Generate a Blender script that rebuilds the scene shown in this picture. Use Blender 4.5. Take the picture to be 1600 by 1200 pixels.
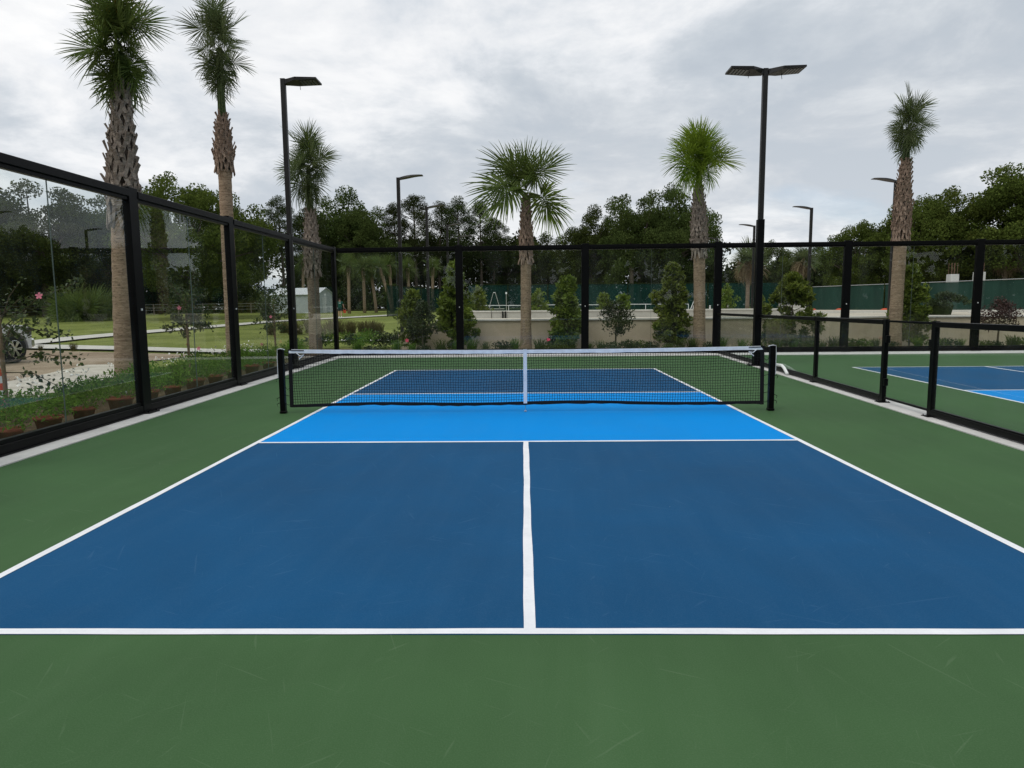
import bpy, bmesh, math, random
import numpy as np
from mathutils import Vector, Matrix, Euler

for o in list(bpy.data.objects):
    bpy.data.objects.remove(o)
scene = bpy.context.scene
COL = scene.collection
R = math.radians

# ------------------------------------------------------------------ camera
cd = bpy.data.cameras.new('camera'); cam = bpy.data.objects.new('camera', cd); COL.objects.link(cam)
cd.sensor_fit = 'HORIZONTAL'; cd.sensor_width = 36.0; cd.lens = 36.0 * 1060.3 / 1600.0
cd.clip_start = 0.05; cd.clip_end = 3000
YAW, PITCH, ROLL = 0.017859, 0.113017, -0.008553
cam.matrix_world = (Matrix.Translation((-0.0175, -2.9933, 1.5107)) @ Matrix.Rotation(YAW, 4, 'Z')
                    @ Matrix.Rotation(math.pi / 2 - PITCH, 4, 'X') @ Matrix.Rotation(ROLL, 4, 'Z'))
scene.camera = cam

# ------------------------------------------------------------------ world: overcast sky
SUN_EL, SUN_AZ = R(62), R(-140)          # azimuth from +Y towards +X
SKY_OFF = (8.5, 0.0, 4.5)
w = bpy.data.worlds.new('World'); scene.world = w; w.use_nodes = True
nt = w.node_tree; nt.nodes.clear()
def wn(t, **k):
    n = nt.nodes.new(t)
    for a, b in k.items(): setattr(n, a, b)
    return n
wl = nt.links.new
out = wn('ShaderNodeOutputWorld'); bg = wn('ShaderNodeBackground'); bg.inputs['Strength'].default_value = 0.1
wl(bg.outputs[0], out.inputs[0])
sky = wn('ShaderNodeTexSky', sky_type='NISHITA'); sky.sun_disc = False
sky.sun_elevation = SUN_EL; sky.sun_rotation = SUN_AZ; sky.air_density = 1.0; sky.dust_density = 1.5
tc = wn('ShaderNodeTexCoord'); sp = wn('ShaderNodeSeparateXYZ'); wl(tc.outputs['Generated'], sp.inputs[0])
def wm(op, a, b=None):
    n = wn('ShaderNodeMath', operation=op)
    for i, v in enumerate((a, b)):
        if v is None: continue
        if isinstance(v, (int, float)): n.inputs[i].default_value = v
        else: wl(v, n.inputs[i])
    return n.outputs[0]
zz = wm('ADD', wm('ABSOLUTE', sp.outputs[2]), 0.22)
cx_ = wm('DIVIDE', sp.outputs[0], zz); cy_ = wm('DIVIDE', sp.outputs[1], zz)
cmb = wn('ShaderNodeCombineXYZ'); wl(cx_, cmb.inputs[0]); wl(cy_, cmb.inputs[1])
def wnoise(scale, detail, rough, off, dist=0.0):
    mp = wn('ShaderNodeMapping'); wl(cmb.outputs[0], mp.inputs[0]); mp.inputs['Location'].default_value = off
    n = wn('ShaderNodeTexNoise'); wl(mp.outputs[0], n.inputs['Vector'])
    n.inputs['Scale'].default_value = scale; n.inputs['Detail'].default_value = detail
    n.inputs['Roughness'].default_value = rough; n.inputs['Distortion'].default_value = dist
    return n.outputs['Fac']
def wramp(v, pts):
    r = wn('ShaderNodeValToRGB'); wl(v, r.inputs[0]); e = r.color_ramp.elements
    while len(e) < len(pts): e.new(0.5)
    for q, (p, c) in zip(e, pts): q.position = p; q.color = (*c, 1)
    return r.outputs[0]
def wmix(fac, a, b, mode='MIX'):
    m = wn('ShaderNodeMix', data_type='RGBA', blend_type=mode)
    if isinstance(fac, float): m.inputs[0].default_value = fac
    else: wl(fac, m.inputs[0])
    wl(a, m.inputs[6]); wl(b, m.inputs[7]); return m.outputs[2]
# cloud deck: broad light and dark sheets, billows, and a few thin blue breaks
n_big = wnoise(0.55, 2.5, 0.5, SKY_OFF, 0.25)
n_mid = wnoise(1.9, 9, 0.60, (8.3, 2.1, 4.0), 0.25)
n_gap = wnoise(1.0, 6, 0.55, (4.3, 2.7, 5.0), 0.3)
cloud = wramp(wm('ADD', wm('MULTIPLY', n_big, 0.55), wm('MULTIPLY', n_mid, 0.45)),
              [(0.40, (0.45, 0.51, 0.58)), (0.455, (0.55, 0.605, 0.665)), (0.495, (0.72, 0.76, 0.81)), (0.535, (0.88, 0.895, 0.92)), (0.60, (1.02, 1.02, 1.02))])
sc = wn('ShaderNodeVectorMath', operation='SCALE'); wl(cloud, sc.inputs[0]); sc.inputs['Scale'].default_value = 10.0
hs = wn('ShaderNodeVectorMath', operation='SCALE'); wl(sky.outputs[0], hs.inputs[0]); hs.inputs['Scale'].default_value = 1.5
mask = wramp(n_gap, [(0.32, (0.70, 0.70, 0.70)), (0.41, (1, 1, 1))])
hzf = wm('MULTIPLY', wm('POWER', wm('SUBTRACT', 1.0, wm('ABSOLUTE', sp.outputs[2])), 3.0), 0.85)
hzc = wramp(n_mid, [(0.40, (0.69, 0.735, 0.79)), (0.48, (0.80, 0.825, 0.86)), (0.54, (0.93, 0.94, 0.955)), (0.60, (1.04, 1.04, 1.04))])
hzs = wn('ShaderNodeVectorMath', operation='SCALE'); wl(hzc, hzs.inputs[0]); hzs.inputs['Scale'].default_value = 10.0
deck = wmix(hzf, sc.outputs[0], hzs.outputs[0])
wl(wmix(mask, hs.outputs[0], deck), bg.inputs['Color'])

# ------------------------------------------------------------------ sun behind cloud
sd = bpy.data.lights.new('sun', 'SUN'); sd.energy = 1.2; sd.angle = R(28); sd.color = (1.0, 0.96, 0.90)
sun = bpy.data.objects.new('sun', sd); COL.objects.link(sun)
sdir = Vector((math.sin(SUN_AZ) * math.cos(SUN_EL), math.cos(SUN_AZ) * math.cos(SUN_EL), math.sin(SUN_EL)))
sun.rotation_euler = sdir.to_track_quat('Z', 'Y').to_euler(); sun.location = sdir * 60

vs = scene.view_settings; vs.view_transform = 'Standard'; vs.look = 'None'; vs.exposure = 0.0; vs.gamma = 1.0; vs.use_curve_mapping = False
scene.render.engine = 'CYCLES'
scene.cycles.transparent_max_bounces = 20; scene.cycles.max_bounces = 6; scene.cycles.diffuse_bounces = 2; scene.cycles.glossy_bounces = 2; scene.cycles.transmission_bounces = 2

# ================================================================== helpers
def H(y):                                   # lawn rises gently towards the wood
    return float(np.interp(y, [20, 30, 46, 60, 70, 80, 95, 140], [0, .07, .33, .62, .9, 1.15, 1.4, 1.5]))

class NT:
    def __init__(s, name):
        s.m = bpy.data.materials.new(name); s.m.use_nodes = True; s.t = s.m.node_tree; s.t.nodes.clear()
        s.out = s.n('ShaderNodeOutputMaterial')
    def n(s, t, **k):
        q = s.t.nodes.new(t)
        for a, b in k.items(): setattr(q, a, b)
        return q
    def l(s, a, b): s.t.links.new(a, b)
    def set(s, sock, v):
        if isinstance(v, (int, float)): sock.default_value = v
        elif isinstance(v, tuple): sock.default_value = (*v, 1) if len(v) == 3 and sock.type == 'RGBA' else v
        else: s.l(v, sock)
    def coord(s, kind='Object', scale=(1, 1, 1), rot=(0, 0, 0), loc=(0, 0, 0)):
        t = s.n('ShaderNodeTexCoord'); m = s.n('ShaderNodeMapping'); s.l(t.outputs[kind], m.inputs[0])
        m.inputs['Scale'].default_value = scale; m.inputs['Rotation'].default_value = rot; m.inputs['Location'].default_value = loc
        return m.outputs[0]
    def world(s, scale=(1, 1, 1), rot=(0, 0, 0), loc=(0, 0, 0)):
        t = s.n('ShaderNodeNewGeometry'); m0 = s.n('ShaderNodeMapping'); s.l(t.outputs['Position'], m0.inputs[0]); m0.inputs['Rotation'].default_value = rot
        m = s.n('ShaderNodeMapping'); s.l(m0.outputs[0], m.inputs[0]); m.inputs['Scale'].default_value = scale; m.inputs['Location'].default_value = loc
        return m.outputs[0]
    def noise(s, vec, scale, detail=4, rough=.55, dist=0):
        q = s.n('ShaderNodeTexNoise'); s.l(vec, q.inputs['Vector']); q.inputs['Scale'].default_value = scale
        q.inputs['Detail'].default_value = detail; q.inputs['Roughness'].default_value = rough; q.inputs['Distortion'].default_value = dist
        return q.outputs['Fac']
    def ramp(s, v, pts):
        r = s.n('ShaderNodeValToRGB'); s.l(v, r.inputs[0]); e = r.color_ramp.elements
        while len(e) < len(pts): e.new(.5)
        for q, (p, c) in zip(e, pts):
            q.position = p; q.color = (c, c, c, 1) if isinstance(c, (int, float)) else (*c, 1)
        return r.outputs[0]
    def mix(s, f, a, b, mode='MIX'):
        m = s.n('ShaderNodeMix', data_type='RGBA', blend_type=mode)
        s.set(m.inputs[0], f); s.set(m.inputs[6], a); s.set(m.inputs[7], b); return m.outputs[2]
    def math(s, op, a, b=0.0):
        m = s.n('ShaderNodeMath', operation=op); s.set(m.inputs[0], a); s.set(m.inputs[1], b); return m.outputs[0]
    def bump(s, h, strength=.3, dist=.01):
        b = s.n('ShaderNodeBump'); s.l(h, b.inputs['Height']); b.inputs['Strength'].default_value = strength; b.inputs['Distance'].default_value = dist
        return b.outputs[0]
    def pbr(s, col, rough=.6, bump=None, spec=.5, metal=0.0, sub=None):
        p = s.n('ShaderNodeBsdfPrincipled'); s.set(p.inputs['Base Color'], col); s.set(p.inputs['Roughness'], rough)
        p.inputs['Specular IOR Level'].default_value = spec; p.inputs['Metallic'].default_value = metal
        if bump is not None: s.l(bump, p.inputs['Normal'])
        s.l(p.outputs[0], s.out.inputs[0]); return s.m

M = {}
def simple(name, col, rough=.5, var=.12, scale=9.0, spec=.5, metal=0.0, bump=0.0, kind='Object'):
    s = NT(name); v = s.coord(kind); n = s.noise(v, scale, 5)
    lo = tuple(c * (1 - var) for c in col); hi = tuple(min(1, c * (1 + var)) for c in col)
    c = s.ramp(n, [(.3, lo), (.7, hi)])
    b = s.bump(s.noise(v, scale * 6, 4), bump, .01) if bump else None
    M[name] = s.pbr(c, rough, b, spec, metal); return M[name]

def acrylic(name, col, pale, tone=.13):
    """coloured acrylic court coating: fine sand grain, roller mottling, ball and shoe scuffs"""
    s = NT(name); v = s.world()
    big = s.noise(v, .55, 4, .6, .4); fine = s.noise(v, 150, 2, .7)
    c = s.mix(s.ramp(big, [(.3, 0.0), (.72, 1.0)]), tuple(x * (1 - tone) for x in col), tuple(x * (1 + tone) for x in col))
    c = s.mix(s.math('MULTIPLY', s.ramp(fine, [(.45, 0.0), (.8, 1.0)]), .15), c, pale)
    roll = s.noise(s.world((5, .4, 1), (0, 0, R(3))), 1.0, 3, .6)
    c = s.mix(s.math('MULTIPLY', s.ramp(roll, [(.45, 0.0), (.8, 1.0)]), .06), c, pale)
    for k, (ang, sx, sy, th, amt) in enumerate([(28, 2.2, 34, .69, .20), (-41, 2.6, 40, .70, .18), (68, 2.0, 36, .70, .18), (-15, 1.2, 30, .71, .18), (-72, 3.0, 46, .71, .16)]):
        sc_ = s.noise(s.world((sx, sy, 1), (0, 0, R(ang)), (k * 7.3, k * 3.1, k)), 1.0, 1.5, .5, .7)
        c = s.mix(s.math('MULTIPLY', s.ramp(sc_, [(th + .01, 0.0), (th + .07, 1.0)]), amt * .9), c, pale)
    dust = s.ramp(s.noise(v, 19, 1, .5), [(.83, 0.0), (.85, 1.0)])
    c = s.mix(s.math('MULTIPLY', dust, .30), c, (.5, .5, .45))
    r = s.ramp(big, [(.3, .60), (.7, .72)])
    M[name] = s.pbr(c, r, s.bump(fine, .3, .002), .03)
acrylic('court_green', (.050, .108, .044), (.16, .23, .14))
acrylic('court_navy', (.009, .072, .175), (.09, .19, .31))
acrylic('court_azure', (.000, .235, .66), (.05, .36, .74), .05)
ln = NT('line_paint'); lv = ln.world()
lc = ln.ramp(ln.noise(lv, 3.0, 5, .65), [(.3, (.70, .72, .75)), (.6, (.80, .815, .84))])
lc = ln.mix(ln.math('MULTIPLY', ln.ramp(ln.noise(lv, 60, 3, .7), [(.50, 0.0), (.75, 1.0)]), .18), lc, (.45, .47, .50))
M['line_paint'] = ln.pbr(lc, .65, ln.bump(ln.noise(lv, 150, 2, .7), .3, .002), .2)
simple('black_metal', (.0032, .0032, .0036), .38, .3, 3, .10)
simple('black_cloth', (.010, .010, .012), .9, .3, 60, .2)
simple('white_tape', (.74, .78, .84), .7, .10, 14, .3, bump=.2)
simple('net_cord', (.012, .012, .013), .85, .2, 20, .2)
simple('white_plastic', (.78, .79, .78), .45, .05, 6)
simple('dark_bronze', (.012, .011, .010), .45, .2, 2, .3)
simple('led_lens', (.07, .07, .075), .3, .1, 10, .4)
simple('zinc', (.45, .46, .47), .4, .1, 20, .5, .8)
simple('terracotta', (.20, .055, .030), .7, .25, 10, .2, bump=.2)
simple('hot_orange', (.62, .085, .03), .55, .06, 4, .4)
simple('hot_pink', (.85, .09, .16), .6, .06, 8, .3)
simple('petal_pink', (.72, .20, .28), .6, .15, 12, .3)
simple('petal_white', (.80, .79, .74), .6, .08, 12, .3)
simple('wood_stake', (.22, .15, .09), .8, .25, 14, .2, bump=.3)
simple('stem_bark', (.10, .075, .05), .85, .3, 20, .2, bump=.3)
simple('vehicle_paint', (.62, .64, .66), .22, .03, 1, .6)
simple('vehicle_chrome', (.72, .73, .74), .15, .03, 2, .6, 1.0)
simple('rubber', (.014, .014, .014), .85, .2, 12, .25)
simple('tinted_glass', (.02, .024, .026), .06, .05, 2, .7)
simple('shed_wall', (.55, .60, .63), .5, .05, 2)
simple('shed_roof', (.74, .77, .80), .4, .05, 2)
simple('rebar', (.16, .09, .06), .8, .3, 10, .3)
simple('skin', (.42, .24, .17), .6, .05, 10)
simple('shirt_green', (.012, .075, .055), .85, .15, 20, .2)
simple('shorts_dark', (.020, .045, .045), .85, .15, 20, .2)
simple('hair_dark', (.020, .014, .010), .8, .2, 30)
simple('plant_tag', (.70, .78, .80), .4, .1, 20)

def concrete(name, a, b, scale=1.0, rough=.85):
    s = NT(name); v = s.world()
    n1 = s.noise(v, .7 * scale, 6, .65, .5); n2 = s.noise(v, 5 * scale, 5, .6); n3 = s.noise(s.world((1, 1, .25)), 2.2 * scale, 5, .7, .4); n4 = s.noise(v, 90, 3)
    c = s.mix(s.ramp(n1, [(.3, 0.0), (.7, 1.0)]), a, b)
    c = s.mix(s.math('MULTIPLY', s.ramp(n3, [(.52, 0.0), (.75, 1.0)]), .45), c, tuple(x * .62 for x in a))
    c = s.mix(s.math('MULTIPLY', s.ramp(n2, [(.45, 0.0), (.75, 1.0)]), .25), c, tuple(min(1, x * 1.25) for x in b))
    h = s.mix(.5, n2, n4)
    M[name] = s.pbr(c, rough, s.bump(h, .35, .006), .25)
concrete('strip_concrete', (.46, .455, .44), (.60, .59, .57), 1.4)
concrete('wall_concrete', (.52, .43, .315), (.64, .54, .405), .9)
concrete('wall_grey', (.46, .44, .40), (.56, .54, .49), .9)
concrete('coping', (.60, .58, .53), (.70, .68, .63), 1.5)
concrete('path_concrete', (.46, .44, .40), (.56, .54, .49), .8)
concrete('terrace_sand', (.40, .35, .28), (.50, .45, .37), .35)
concrete('column_white', (.55, .55, .54), (.66, .66, .65), 1.2)

def ground_mat(name, stops, sc, bumpd=.05, fine=40):
    s = NT(name); v = s.world()
    n = s.noise(v, sc, 8, .65, .6); f = s.noise(v, fine, 4, .7)
    c = s.ramp(s.math('ADD', s.math('MULTIPLY', n, .65), s.math('MULTIPLY', f, .35)), stops)
    M[name] = s.pbr(c, .95, s.bump(f, .8, bumpd), .1)
ground_mat('grass', [(.36, (.090, .108, .026)), (.48, (.150, .178, .042)), (.58, (.205, .230, .062)), (.70, (.28, .28, .115))], .22, .06, 9)
ground_mat('mulch', [(.35, (.045, .030, .018)), (.5, (.10, .066, .040)), (.65, (.19, .14, .09))], 1.2, .05, 30)
ground_mat('dirt', [(.34, (.17, .125, .085)), (.48, (.27, .205, .145)), (.60, (.36, .29, .215)), (.72, (.48, .42, .34))], .45, .06, 7)
ground_mat('white_sand', [(.35, (.36, .32, .26)), (.55, (.55, .51, .44)), (.7, (.66, .62, .56))], 1.4, .04, 16)
ground_mat('wood_floor', [(.35, (.030, .030, .014)), (.5, (.060, .060, .024)), (.65, (.10, .085, .045))], .6, .1, 9)

def leafmat(name, dark, light, gloss=.35, trans=.28, scale=1.1, tip=None):
    s = NT(name); v = s.coord('Object')
    oi = s.n('ShaderNodeObjectInfo')
    n = s.noise(v, scale, 4, .6); f = s.noise(v, scale * 14, 2, .6)
    k = s.math('ADD', s.math('MULTIPLY', n, .45), s.math('MULTIPLY', f, .55))
    c = s.ramp(k, [(.36, dark), (.62, light)] if tip is None else [(.34, dark), (.56, light), (.70, tip)])
    hsv = s.n('ShaderNodeHueSaturation'); s.l(c, hsv.inputs['Color'])
    s.l(s.math('ADD', .82, s.math('MULTIPLY', oi.outputs['Random'], .36)), hsv.inputs['Value'])
    s.l(s.math('ADD', .488, s.math('MULTIPLY', oi.outputs['Random'], .024)), hsv.inputs['Hue'])
    if gloss >= .55:
        p = s.n('ShaderNodeBsdfDiffuse'); s.l(hsv.outputs[0], p.inputs['Color'])
    else:
        p = s.n('ShaderNodeBsdfPrincipled'); s.l(hsv.outputs[0], p.inputs['Base Color']); p.inputs['Roughness'].default_value = gloss
        p.inputs['Specular IOR Level'].default_value = .16
    t = s.n('ShaderNodeBsdfTranslucent'); s.l(hsv.outputs[0], t.inputs[0])
    m = s.n('ShaderNodeMixShader'); m.inputs[0].default_value = trans; s.l(p.outputs[0], m.inputs[1]); s.l(t.outputs[0], m.inputs[2])
    s.l(m.outputs[0], s.out.inputs[0]); M[name] = s.m
leafmat('oak_leaf', (.024, .038, .012), (.078, .106, .030), .6, .3, .5, (.14, .165, .05))
leafmat('oak_bright', (.032, .050, .012), (.102, .138, .030), .6, .34, .5, (.19, .21, .05))
leafmat('pine_leaf', (.018, .028, .011), (.056, .076, .026), .65, .2, .5, (.10, .11, .045))
leafmat('under_leaf', (.014, .022, .008), (.045, .062, .020), .7, .2, .6)
leafmat('magnolia_leaf', (.040, .072, .014), (.165, .220, .032), .38, .36, 1.6, (.38, .40, .07))
leafmat('dark_shrub', (.018, .030, .012), (.055, .080, .028), .45, .2, 2.0)
leafmat('purple_leaf', (.035, .018, .018), (.085, .045, .042), .5, .2, 2.0, (.12, .09, .06))
leafmat('pot_leaf', (.045, .095, .014), (.140, .240, .040), .6, .38, 3.0, (.24, .34, .08))
leafmat('hib_leaf', (.024, .040, .014), (.085, .120, .040), .4, .3, 3.0, (.24, .24, .06))
leafmat('grassy', (.040, .060, .016), (.120, .160, .045), .6, .3, 2.0, (.20, .20, .09))
leafmat('brown_grass', (.050, .045, .020), (.130, .115, .050), .7, .3, 1.5, (.12, .15, .045))
leafmat('frond_green', (.044, .072, .018), (.130, .180, .042), .45, .42, 1.2, (.21, .25, .07))
leafmat('frond_bright', (.075, .125, .012), (.200, .290, .030), .45, .45, 1.2, (.32, .38, .06))
leafmat('frond_grey', (.046, .068, .026), (.125, .160, .062), .45, .42, 1.2, (.20, .23, .10))
leafmat('frond_yellow', (.12, .095, .012), (.30, .24, .030), .45, .3, 1.5, (.10, .13, .03))
leafmat('frond_dry', (.13, .10, .06), (.28, .22, .14), .7, .2, 2.0)

def barkmat(name, a, b, ringy):
    s = NT(name); v = s.coord('Object')
    rings = s.noise(s.coord('Object', (2.2, 2.2, 22)), 1.5, 6, .7, .9); blot = s.noise(v, 9, 5, .6); pit = s.noise(s.coord('Object', (10, 10, 26)), 1.5, 4, .65, .5)
    c = s.mix(s.ramp(rings if ringy else blot, [(.34, 0.0), (.66, 1.0)]), a, b)
    c = s.mix(s.math('MULTIPLY', s.ramp(pit, [(.54, 0.0), (.66, 1.0)]), .80), c, tuple(x * .32 for x in a))
    M[name] = s.pbr(c, .92, s.bump(s.mix(.5, rings, pit), 1.0, .025), .15)
barkmat('palm_bark', (.21, .145, .095), (.42, .315, .22), True)
barkmat('palm_bark_grey', (.15, .115, .085), (.27, .215, .165), True)
barkmat('boot_bark', (.170, .135, .110), (.340, .290, .245), False)
barkmat('boot_core', (.045, .034, .027), (.10, .078, .062), False)
barkmat('boot_red', (.180, .120, .088), (.345, .255, .195), False)
barkmat('tree_bark', (.060, .046, .036), (.13, .105, .085), False)
barkmat('tree_bark_pale', (.16, .13, .11), (.28, .24, .20), False)

def glassmat(name, tint, edge=False):
    s = NT(name)
    ge = s.n('ShaderNodeNewGeometry'); dp = s.n('ShaderNodeVectorMath', operation='DOT_PRODUCT'); s.l(ge.outputs['Normal'], dp.inputs[0]); s.l(ge.outputs['Incoming'], dp.inputs[1])
    fz = s.math('MULTIPLY', s.math('POWER', s.math('SUBTRACT', 1.0, s.math('ABSOLUTE', dp.outputs['Value'])), 5.0), .65)
    fz = s.math('ADD', fz, .018)                       # Schlick reflectance of one glass face
    t = s.n('ShaderNodeBsdfTransparent'); t.inputs[0].default_value = (*tint, 1)
    g = s.n('ShaderNodeBsdfGlossy'); g.inputs['Roughness'].default_value = 0.0; g.inputs[0].default_value = (.95, .97, .96, 1)
    v = s.world(); sm = s.noise(s.world((1, 1, .35)), 1.1, 6, .65, .6)
    d = s.n('ShaderNodeBsdfDiffuse'); d.inputs[0].default_value = (.45, .47, .45, 1)
    m = s.n('ShaderNodeMixShader'); s.l(fz, m.inputs[0]); s.l(t.outputs[0], m.inputs[1]); s.l(g.outputs[0], m.inputs[2])
    m2 = s.n('ShaderNodeMixShader'); s.l(s.ramp(sm, [(.45, .002), (.8, .03)]), m2.inputs[0]); s.l(m.outputs[0], m2.inputs[1]); s.l(d.outputs[0], m2.inputs[2])
    s.l(m2.outputs[0], s.out.inputs[0]); M[name] = s.m
glassmat('clear_glass', (.965, .985, .975))
simple('glass_edge', (.09, .12, .105), .4, .1, 6, .3)

def screenmat(name, col, alpha):
    s = NT(name); v = s.world()
    c = s.ramp(s.noise(s.world((1, 1, .2)), .8, 5, .6), [(.3, tuple(x * .75 for x in col)), (.7, tuple(x * 1.25 for x in col))])
    d = s.n('ShaderNodeBsdfDiffuse'); s.l(c, d.inputs[0]); t = s.n('ShaderNodeBsdfTransparent')
    m = s.n('ShaderNodeMixShader'); m.inputs[0].default_value = alpha; s.l(t.outputs[0], m.inputs[1]); s.l(d.outputs[0], m.inputs[2])
    s.l(m.outputs[0], s.out.inputs[0]); M[name] = s.m
screenmat('screen_mesh', (.010, .038, .032), .80)
screenmat('screen_solid', (.024, .055, .044), .97)

# ---------------------------------------------------------------- mesh helpers
class MB:
    def __init__(s): s.v = []; s.f = []
    def add(s, vs, fs):
        o = len(s.v); s.v += [tuple(p) for p in vs]; s.f += [tuple(i + o for i in f) for f in fs]; return s
    def box(s, c, d, rot=None):
        x, y, z = (q / 2 for q in d)
        vs = [Vector(p) for p in ((-x, -y, -z), (x, -y, -z), (x, y, -z), (-x, y, -z), (-x, -y, z), (x, -y, z), (x, y, z), (-x, y, z))]
        if rot is not None: vs = [rot @ p for p in vs]
        c = Vector(c)
        return s.add([p + c for p in vs], [(0, 3, 2, 1), (4, 5, 6, 7), (0, 1, 5, 4), (1, 2, 6, 5), (2, 3, 7, 6), (3, 0, 4, 7)])
    def beam(s, a, b, wd, ht, up=(0, 0, 1)):
        a = Vector(a); b = Vector(b); d = b - a; L = d.length; d.normalize()
        up = Vector(up); side = d.cross(up); side.normalize(); u = side.cross(d)
        rot = Matrix((side, d, u)).transposed()
        return s.box((a + b) / 2, (wd, L, ht), rot)
    def tube(s, pts, rad, n=8, cap=True):
        pts = [Vector(p) for p in pts]
        if isinstance(rad, (int, float)): rad = [rad] * len(pts)
        vs = []; fs = []
        ref = Vector((0.13, 0.31, 1)).normalized()
        t0 = (pts[-1] - pts[0]).normalized()
        if abs(t0.dot(ref)) > .95: ref = Vector((1, .2, 0)).normalized()
        for i, p in enumerate(pts):
            t = (pts[min(i + 1, len(pts) - 1)] - pts[max(i - 1, 0)]).normalized()
            a = t.cross(ref).normalized(); b = t.cross(a)
            for k in range(n):
                q = 2 * math.pi * k / n; vs.append(p + (a * math.cos(q) + b * math.sin(q)) * rad[i])
        for i in range(len(pts) - 1):
            for k in range(n):
                fs.append((i * n + k, i * n + (k + 1) % n, (i + 1) * n + (k + 1) % n, (i + 1) * n + k))
        if cap:
            fs.append(tuple(range(n))[::-1]); fs.append(tuple(range((len(pts) - 1) * n, len(pts) * n)))
        return s.add(vs, fs)
    def lathe(s, prof, n=16, c=(0, 0, 0), cap=True, axis='Z'):
        vs = []; fs = []
        for r, z in prof:
            for k in range(n):
                q = 2 * math.pi * k / n
                p = (r * math.cos(q), r * math.sin(q), z) if axis == 'Z' else (r * math.cos(q), z, r * math.sin(q))
                vs.append((p[0] + c[0], p[1] + c[1], p[2] + c[2]))
        for i in range(len(prof) - 1):
            for k in range(n):
                fs.append((i * n + k, i * n + (k + 1) % n, (i + 1) * n + (k + 1) % n, (i + 1) * n + k))
        if cap:
            fs.append(tuple(range(n))[::-1]); fs.append(tuple(range((len(prof) - 1) * n, len(prof) * n)))
        return s.add(vs, fs)
    def prism(s, poly, axis, a, b):
        """poly in the two other axes, extruded along axis from a to b"""
        n = len(poly)
        def mk(p, t): return {'Y': (p[0], t, p[1]), 'Z': (p[0], p[1], t), 'X': (t, p[0], p[1])}[axis]
        vs = [mk(p, a) for p in poly] + [mk(p, b) for p in poly]
        fs = [tuple(range(n))[::-1], tuple(range(n, 2 * n))] + [(i, (i + 1) % n, n + (i + 1) % n, n + i) for i in range(n)]
        return s.add(vs, fs)
    def mesh(s, name, mat, smooth=False, bevel=0.0):
        me = bpy.data.meshes.new(name); me.from_pydata([tuple(p) for p in s.v], [], s.f)
        bm = bmesh.new(); bm.from_mesh(me); bmesh.ops.recalc_face_normals(bm, faces=bm.faces)
        if bevel: bmesh.ops.bevel(bm, geom=list(bm.edges), offset=bevel, segments=1, affect='EDGES', clamp_overlap=True)
        bm.to_mesh(me); bm.free()
        if smooth: me.polygons.foreach_set('use_smooth', [True] * len(me.polygons))
        me.materials.append(M[mat] if isinstance(mat, str) else mat); me.update(); return me
    def build(s, name, mat, parent=None, smooth=False, bevel=0.0):
        return link(name, s.mesh(name, mat, smooth, bevel), parent)

def link(name, me, parent=None, mw=None):
    o = bpy.data.objects.new(name, me); COL.objects.link(o)
    if parent is not None: o.parent = parent
    if mw is not None: o.matrix_basis = mw
    return o
def npmesh(name, v, q, mat):
    v = np.ascontiguousarray(v, dtype=np.float32); q = np.ascontiguousarray(q, dtype=np.int32); k = q.shape[1]
    me = bpy.data.meshes.new(name); me.vertices.add(len(v)); me.vertices.foreach_set('co', v.ravel())
    me.loops.add(q.size); me.loops.foreach_set('vertex_index', q.ravel())
    me.polygons.add(len(q)); me.polygons.foreach_set('loop_start', np.arange(0, q.size, k, dtype=np.int32))
    me.update(calc_edges=True); me.materials.append(M[mat]); return me
def tag(o, label=None, cat=None, group=None, kind=None):
    if label: o['label'] = label
    if cat: o['category'] = cat
    if group: o['group'] = group
    if kind: o['kind'] = kind
    return o
def thing(name, label, cat, loc=(0, 0, 0), rz=0.0, group=None, scale=1.0):
    o = bpy.data.objects.new(name, None); COL.objects.link(o); o.location = loc; o.rotation_euler = (0, 0, rz)
    o.scale = (scale,) * 3 if isinstance(scale, (int, float)) else scale
    o.empty_display_size = .2
    return tag(o, label, cat, group)
def struct(name, mb, mat, parent=None):
    o = mb.build(name, mat, parent)
    if parent is None: tag(o, kind='structure')
    return o

# ================================================================== ground and surfaces
def axis(lo, hi, fine_lo, fine_hi, step, coarse):
    a = list(np.arange(fine_lo, fine_hi + 1e-6, step)); x = fine_lo; k = coarse
    while x > lo: x -= k; k *= 1.5; a.insert(0, x)
    x = fine_hi; k = coarse
    while x < hi: x += k; k *= 1.5; a.append(x)
    return np.array(a)
gx = axis(-900, 900, -60, 60, 3.0, 8); gy = axis(-500, 1500, -10, 140, 2.5, 8)
gv = []; rg = np.random.default_rng(5)
for y in gy:
    for x in gx:
        gv.append((x, y, H(y) - .06 + (0.02 * rg.random() if y > 30 else 0)))
nx = len(gx); gq = [(j * nx + i, j * nx + i + 1, (j + 1) * nx + i + 1, (j + 1) * nx + i) for j in range(len(gy) - 1) for i in range(nx - 1)]
ground = link('ground', npmesh('ground', np.array(gv), np.array(gq), 'grass')); tag(ground, kind='structure')

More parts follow.
